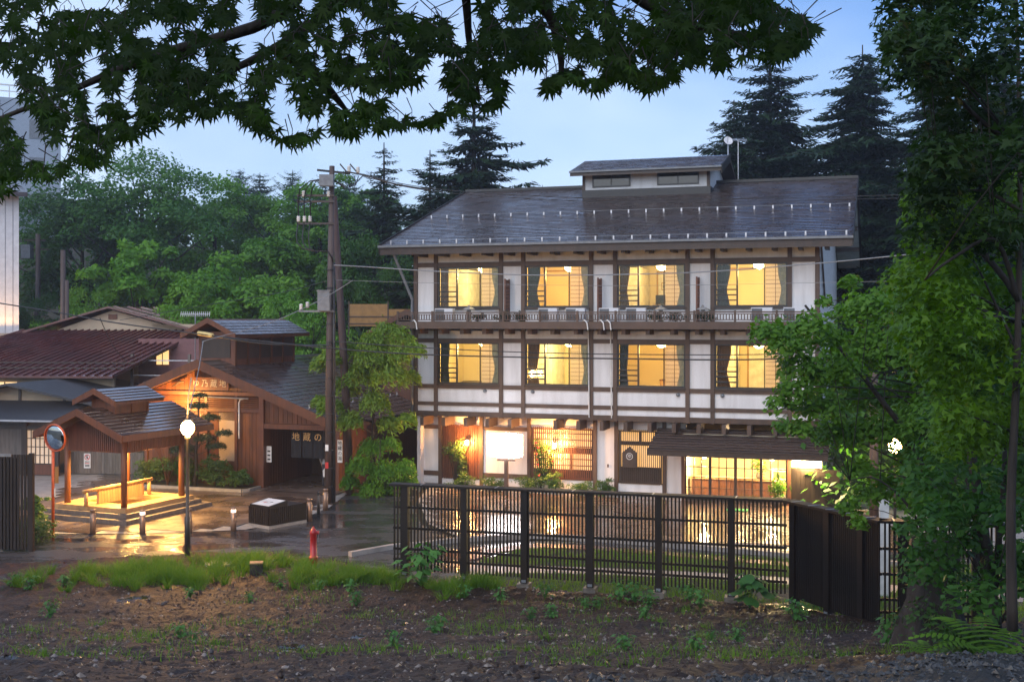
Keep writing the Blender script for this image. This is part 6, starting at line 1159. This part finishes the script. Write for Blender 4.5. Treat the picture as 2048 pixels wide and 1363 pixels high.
WD = [(712, 1212, .4), (700, 1183, .35), (1090, 1195, .4), (1105, 1235, .35), (1060, 1240, .35), (1170, 1215, .3), (1195, 1215, .3), (1290, 1240, .35), (1240, 1200, .5), (1270, 1205, .5), (1300, 1210, .4), (1380, 1200, .4), (1400, 1215, .45), (1250, 1320, .3), (1390, 1312, .3), (1475, 1300, .3), (1420, 1290, .25), (1590, 1240, .5), (1635, 1222, .55), (1690, 1240, .5), (1775, 1285, .45), (870, 1270, .35), (880, 1262, .3), (790, 1305, .3), (360, 1280, .3), (385, 1290, .25), (500, 1205, .3), (560, 1175, .3), (640, 1180, .3), (100, 1235, .4), (60, 1180, .4), (30, 1170, .35), (130, 1170, .35), (380, 1195, .3), (930, 1195, .35), (1000, 1200, .35), (1545, 1205, .4), (1325, 1185, .4), (1370, 1188, .4), (1840, 1230, .4), (1900, 1300, .4)]
for i, (u, v, s_) in enumerate(WD): weed('small green leafy weed sprouting from the wet dirt slope', u, v, s_*1.1, 400+i)
weed('large round leaved butterbur plant spreading before the fence corner', 1500, 1215, .85, 470, 'weed', 22, True, None)['group'] = ''
w2_ = weed('bushy leafy plant with pointed leaves at the left end of the slat fence', 842, 1170, 1.15, 471, 'weed', 60, False, None)
# ------------------------------------------------------------------ right-hand trees
def leaftree(name, label, loc, cl, n, mat, seed, size, shape, stems, Yj=1.2, droop=.4, flat=.25):
    r = np.random.default_rng(seed); t = thing(name, label, 'tree', loc); L0 = Vector(loc)
    C = np.array([at(u, v, loc[1] + dy + r.normal(0, Yj*.4)) - L0 for u, v, q, dy in cl]); Rd = np.array([q for _, _, q, _ in cl])
    P, N = discs(C, Rd, n, r, flat, droop); v_, k = leafset(P, N, size*r.uniform(.6, 1.3, len(P)), shape, r, .2); tri_join('crown', mat, t, v_, k, kind=None)
    mb = MB()
    for st_, r0 in stems:
        pts = smoothpts([at(u, v, loc[1]+dy) - L0 for u, v, dy in st_], 4); mb.tube(pts, list(np.linspace(r0, r0*.25, len(pts))), 6)
    for i in r.choice(len(C), min(30, len(C)), replace=False):
        st_, r0 = stems[int(r.integers(len(stems)))]; pts = [at(u, v, loc[1]+dy) - L0 for u, v, dy in st_]; p = min(pts, key=lambda p: (p - Vector(C[i])).length + (3 if p.z > C[i][2] + .3 else 0)); mb.tube([p, p.lerp(Vector(C[i]), .5) + Vector((0, 0, .06)), tuple(C[i])], [r0*.3, r0*.2, .005], 4)
    mb.build('trunk', M['bark'], t, True); return t
r = np.random.default_rng(91)
b1 = at(1875, 1255, 18.6); zb1 = float(dirt_h(b1.x, 18.6, False)); cl = []
for u, v, q in ((1540, 655, .34), (1575, 680, .36), (1620, 640, .34), (1655, 665, .36), (1600, 720, .4), (1650, 740, .45), (1590, 770, .32), (1640, 800, .42), (1560, 800, .26), (1600, 850, .22), (1670, 860, .38), (1570, 845, .22), (1690, 700, .45), (1700, 620, .36), (1740, 600, .4), (1780, 590, .36), (1760, 660, .5), (1720, 780, .5), (1730, 850, .45), (1720, 930, .32), (1800, 700, .5), (1800, 780, .5), (1790, 850, .4), (1850, 640, .5), (1880, 720, .55), (1870, 820, .55), (1740, 980, .3), (1700, 1010, .22), (1780, 960, .35), (1830, 900, .4), (1900, 900, .5), (1950, 780, .6), (1960, 680, .6), (1990, 880, .6), (2010, 760, .6), (1840, 980, .4), (1650, 600, .18), (1700, 560, .2), (1880, 1000, .45), (1960, 980, .5), (2030, 950, .5), (1715, 1040, .16), (1690, 730, .3)): cl.append((u, v, q, r.normal(0, .8)))
leaftree('leafy_tree', 'green leafy multi stemmed tree spreading before the right corner of the inn', (b1.x, 18.6, zb1-.1), cl, 26000, LM['side'], 92, .115, QUAD, [([(1885, 1255, 0), (1890, 1080, 0), (1830, 900, 0), (1740, 770, -.2), (1650, 660, -.3), (1610, 610, -.3)], .07), ([(1890, 1250, 0), (1910, 1050, .2), (1880, 850, .4), (1800, 620, .5)], .06), ([(1895, 1250, 0), (1930, 1000, .1), (1950, 800, .2), (1960, 620, .3)], .06), ([(1880, 1240, 0), (1840, 1050, -.3), (1760, 960, -.5), (1700, 960, -.5)], .03)])
# big maple filling the upper right corner, backlit darkness painted into its leaves
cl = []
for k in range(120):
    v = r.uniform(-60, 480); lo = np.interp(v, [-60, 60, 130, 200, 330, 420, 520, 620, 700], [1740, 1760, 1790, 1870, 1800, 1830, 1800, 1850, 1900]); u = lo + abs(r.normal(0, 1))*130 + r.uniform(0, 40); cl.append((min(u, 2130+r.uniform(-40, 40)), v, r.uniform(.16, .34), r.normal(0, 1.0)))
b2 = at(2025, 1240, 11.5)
leaftree('maple_tree', 'maple with backlit dark leaf colour and black trunk overhanging the upper right side', (b2.x, 11.5, float(dirt_h(b2.x, 11.5, False))-.1), cl, 11000, LM['maple_backlit'], 93, .085, MAPLE5, [([(2025, 1260, 0), (2022, 1000, 0), (2035, 700, 0), (2040, 300, .2), (2030, -80, .3)], .055), ([(2035, 600, 0), (1990, 480, -.2), (1900, 520, -.4), (1850, 560, -.5)], .03), ([(2040, 300, .2), (1960, 240, 0), (1880, 160, -.2), (1790, 90, -.3)], .03), ([(2038, 420, .1), (1960, 380, .3), (1880, 400, .2)], .025)], 1.0, .35, .3)
cl = [(min(np.interp(v, [360, 450, 560, 700, 900], [1840, 1800, 1790, 1840, 1880]) + abs(r.normal(0, 1))*140, 2100), v, r.uniform(.18, .36), r.normal(0, .7)) for v in r.uniform(360, 900, 105)]  # lower maple, its lit look put into a lighter leaf colour
b4 = at(2110, 1240, 13)
leaftree('maple_tree', 'yellow green maple with lit tone in its leaf colour below the dark upper branches at the right', (b4.x, 13, float(dirt_h(b4.x, 13, False))-.1), cl, 15000, LM['sidey'], 95, .08, MAPLE5, [([(2110, 1260, 0), (2090, 900, 0), (2060, 650, 0), (1960, 500, .2), (1880, 460, .3)], .07), ([(2060, 650, 0), (1960, 620, -.2), (1860, 600, -.4)], .03)], 1.0, .35, .3)
cl = [(r.uniform(1830, 2120), r.uniform(520, 1180), r.uniform(.2, .45), r.normal(0, .8)) for k in range(60)]
b3 = at(1965, 1250, 15)
leaftree('understory_tree', 'shadowy slanting tree behind the maple trunk at the right', (b3.x, 15, float(dirt_h(b3.x, 15, False))-.1), cl, 9000, LM['hilld'], 94, .12, QUAD, [([(1990, 1260, 0), (1965, 1050, 0), (1935, 850, .1), (1915, 700, .2)], .10), ([(1985, 1200, .2), (2010, 900, .3), (1990, 600, .4)], .05)], 1.0)
# mossy stump at the fence end, fern
ms_ = at(1868, 1290, 17.4); mz = float(dirt_h(ms_.x, 17.4, False)); t = thing('mossy_stump', 'broad mossy tree base with flaring roots at the fence end', 'stump', (ms_.x, 17.4, mz-.15))
mb = MB(); n, rr = 22, 14; vs = []
for j in range(rr):
    f = j/(rr-1); 
    for i in range(n): a = 2*math.pi*i/n; q = (.30 + .30*(1-f)**2.2*(1+.45*math.sin(a*5+1)) + .03*math.sin(a*9+j)); vs.append((q*math.cos(a), q*math.sin(a), f*1.75))
mb.add(vs, [(j*n+i, j*n+(i+1) % n, (j+1)*n+(i+1) % n, (j+1)*n+i) for j in range(rr-1) for i in range(n)] + [tuple(range((rr-1)*n, rr*n))]).build('trunk', M['bark'], t, True)
C = np.array([(r.uniform(-.45, .45), r.uniform(-.55, .2), r.uniform(.4, 2.0)) for _ in range(16)]); P, N = discs(C, np.full(16, .26), 1300, r, .4, .4); v_, k = leafset(P, N, .09*r.uniform(.6, 1.3, len(P)), QUAD, r); tri_join('climber_leaves', LM['shrub'], t, v_, k, kind=None)
def fern(label, u, v, Y, s, seed):
    r = np.random.default_rng(seed); p = at(u, v, Y); t = thing('fern', label, 'fern', (p.x, Y, float(dirt_h(p.x, Y))-.02)); nf = 9
    for f in range(nf):
        a = 2*math.pi*f/nf + r.uniform(-.2, .2); mb = MB(); L = s*r.uniform(.8, 1.15); n = 15
        for i in range(1, n):
            tq = i/n; c = Vector((math.cos(a)*L*tq, math.sin(a)*L*tq, L*(.95*tq-.75*tq*tq))); w_ = .24*s*math.sin(math.pi*min(1, .12+tq*.9))**.8*(1.05-tq*.6); sd = Vector((-math.sin(a), math.cos(a), 0)); d_ = Vector((math.cos(a), math.sin(a), .2))
            for q in (-1, 1): e = c + sd*q*w_ + d_*.05*s - Vector((0, 0, .04*s)); mb.poly([c - d_*.02*s, c.lerp(e, .5) - d_*.025*s, e, c.lerp(e, .5) + d_*.025*s, c + d_*.02*s])
        mb.build('frond', LM['fern'], t)
    return t
fern('large fern with arching fronds at the foot of the maple', 1985, 1215, 13.6, 1.0, 7); fern('smaller fern beside the gravel track under the maple', 1860, 1300, 15.0, .5, 8)
bush('track_shrub', 'low dark leafy shrub between the stump and the fern', (at(1930, 1280, 14.5).x, 14.5, float(dirt_h(at(1930, 1280, 14.5).x, 14.5))), .5, .5, 900, LM['shrub'], 281, .1)
# ------------------------------------------------------------------ overhanging maple: branches close over the viewer
ov = thing('overhanging_maple', 'dark maple branches with star shaped leaves hanging across the top', 'maple', (-1.5, -2.5, float(dirt_h(-1.5, 2.0)))); OL = ov.location.copy()
mb = MB()
mb.tube(smoothpts([Vector((0, 0, -.3)), Vector((.1, .2, 1.5)), Vector((-.1, .6, 3.0)), Vector((.2, 1.4, 4.2))], 5), list(np.linspace(.16, .08, 16)), 8)
BR = [[(700, -420, 2.6), (620, -120, 3.2), (560, 30, 3.5), (300, 115, 3.7), (120, 190, 3.8), (-60, 260, 3.9)], [(700, -420, 2.6), (720, -150, 3.4), (700, -20, 3.6), (560, 90, 3.8), (420, 160, 3.8), (250, 240, 3.9)], [(700, -420, 2.6), (900, -200, 3.4), (930, -20, 3.8), (940, 100, 4.0), (960, 200, 4.1)], [(900, -200, 3.4), (1150, -90, 3.7), (1330, 30, 3.8), (1480, 70, 3.9), (1600, 90, 3.9)], [(900, -200, 3.4), (1080, 0, 3.8), (1120, 100, 3.9), (1120, 190, 3.9)], [(560, 90, 3.8), (640, 160, 3.9), (700, 230, 4.0)]]
for b in BR: pts = smoothpts([at(*p) - OL for p in b], 4); mb.tube(pts, list(np.linspace(.03, .005, len(pts))), 6)
mb.tube([Vector((.2, 1.4, 4.2)), at(700, -420, 2.6) - OL], [.08, .035], 6)
EDGE = np.array([(-80, 390), (0, 400), (60, 365), (95, 385), (150, 330), (200, 345), (250, 285), (330, 255), (400, 240), (450, 225), (520, 275), (590, 300), (650, 280), (720, 275), (790, 262), (830, 260), (870, 262), (900, 235), (960, 230), (1000, 215), (1020, 140), (1060, 130), (1100, 195), (1140, 160), (1180, 200), (1225, 165), (1300, 190), (1350, 170), (1390, 125), (1440, 150), (1490, 120), (1560, 125), (1600, 110), (1640, 75), (1645, 50)])
r = np.random.default_rng(17); pts, T, N, sz = [], [], [], []
n = 0
while n < 8600:
    u = r.uniform(-90, 1640); ve = np.interp(u, EDGE[:, 0], EDGE[:, 1]); v = r.uniform(-130, ve - 8)
    if u > 1540 and v < (u-1540)*.55: continue
    dens = 1.0
    if vnoise(np.array(u/62.), np.array(v/62.), 19) < -.24 and v < ve-30: continue
    if vnoise(np.array(u/24.), np.array(v/24.), 23) < -.2: continue
    Y = r.uniform(2.9, 4.5); p = at(u, v, Y); pts.append(p - OL); n += 1
    sz.append(.040*Y/3.6*r.uniform(.55, 1.3)); T.append((r.normal(0, .75), r.normal(-.1, .4), -1.0)); N.append((r.normal(0, .35), -1 + r.normal(0, .35), .55 + r.normal(0, .45)))
    if False: pass
pts, T, N, sz = np.array(pts), np.array(T), np.array(N), np.array(sz)
# twigs to the leaf clusters
for i in range(0, len(pts), 9): q = Vector(pts[i]); mb.tube([q + Vector((r.normal(0, .05), .03, .08)), q + Vector((0, .01, .03)), q], [.0018, .0014, .0008], 4)
mb.build('branch', M['bark'], ov, True)
o_ = np.argsort(-(sz / (pts[:, 1] + OL.y))*1.0 - (pts[:, 2])*-.02)
big = o_[:300]; rest = o_[300:]
LS = []
for kk in range(4):
    a = MAPLE7*np.array([1, 1+.1*(kk-1.5)]); me = bpy.data.meshes.new('leaf'); me.from_pydata([(x_, y_, -.22*(x_*x_+y_*y_)*(.5+kk*.3)) for x_, y_ in a], [], [tuple(range(len(a)))]); me.materials.append(LM['maple']); LS.append(me)
for j, i in enumerate(big):
    nn = Vector(N[i]).normalized(); tt = Vector(T[i]); tt = (tt - nn*tt.dot(nn)).normalized(); bb = nn.cross(tt); s_ = sz[i]
    o = bpy.data.objects.new('leaf', LS[j % 4]); COL.objects.link(o); o.parent = ov
    o.matrix_local = Matrix(((tt.x*s_, bb.x*s_, nn.x*s_, pts[i][0]), (tt.y*s_, bb.y*s_, nn.y*s_, pts[i][1]), (tt.z*s_, bb.z*s_, nn.z*s_, pts[i][2]), (0, 0, 0, 1)))
v_, k = leafset(pts[rest], N[rest], sz[rest], MAPLE7, r, .22, T[rest]); tri_join('leaf', LM['maple'], ov, v_, k)
# unseen rest of its crown, added over and behind the viewer for shade
P = np.stack([r.uniform(-6, 4, 4000), r.uniform(-5, 3.0, 4000), r.uniform(9.2, 11.5, 4000)], -1) - np.array(OL); v_, k = leafset(P, r.normal(0, .5, P.shape) + np.array([0, 0, 1]), .2*r.uniform(.6, 1.2, len(P)), MAPLE5, r); tri_join('shade_crown', LM['maple'], ov, v_, k)
# unseen tree added right of the viewer to darken the right side
broad('shade_tree', 'tall unseen tree added right of the viewer to shade the right side', 'tree', (12.5, -1, 3.5), 20, 7, LM['hilld'], 700, 12000, .5, 55, .15)
# ------------------------------------------------------------------ haze
HAZE = 0.0008
if HAZE > 0:
    hm = bpy.data.materials.new('haze'); hm.use_nodes = True; hn = hm.node_tree; hn.nodes.clear(); ho = hn.nodes.new('ShaderNodeOutputMaterial'); hv = hn.nodes.new('ShaderNodeVolumePrincipled')
    hv.inputs['Color'].default_value = (.7, .82, 1, 1); hv.inputs['Density'].default_value = HAZE; hv.inputs['Anisotropy'].default_value = .3; hn.links.new(hv.outputs[0], ho.inputs['Volume'])
    hz = bx('haze', hm, None, -160, 160, -60, 190, -1.6, 46); tag(hz, kind='stuff')
for o in list(S.objects):
    if o.get('group') == '': del o['group']
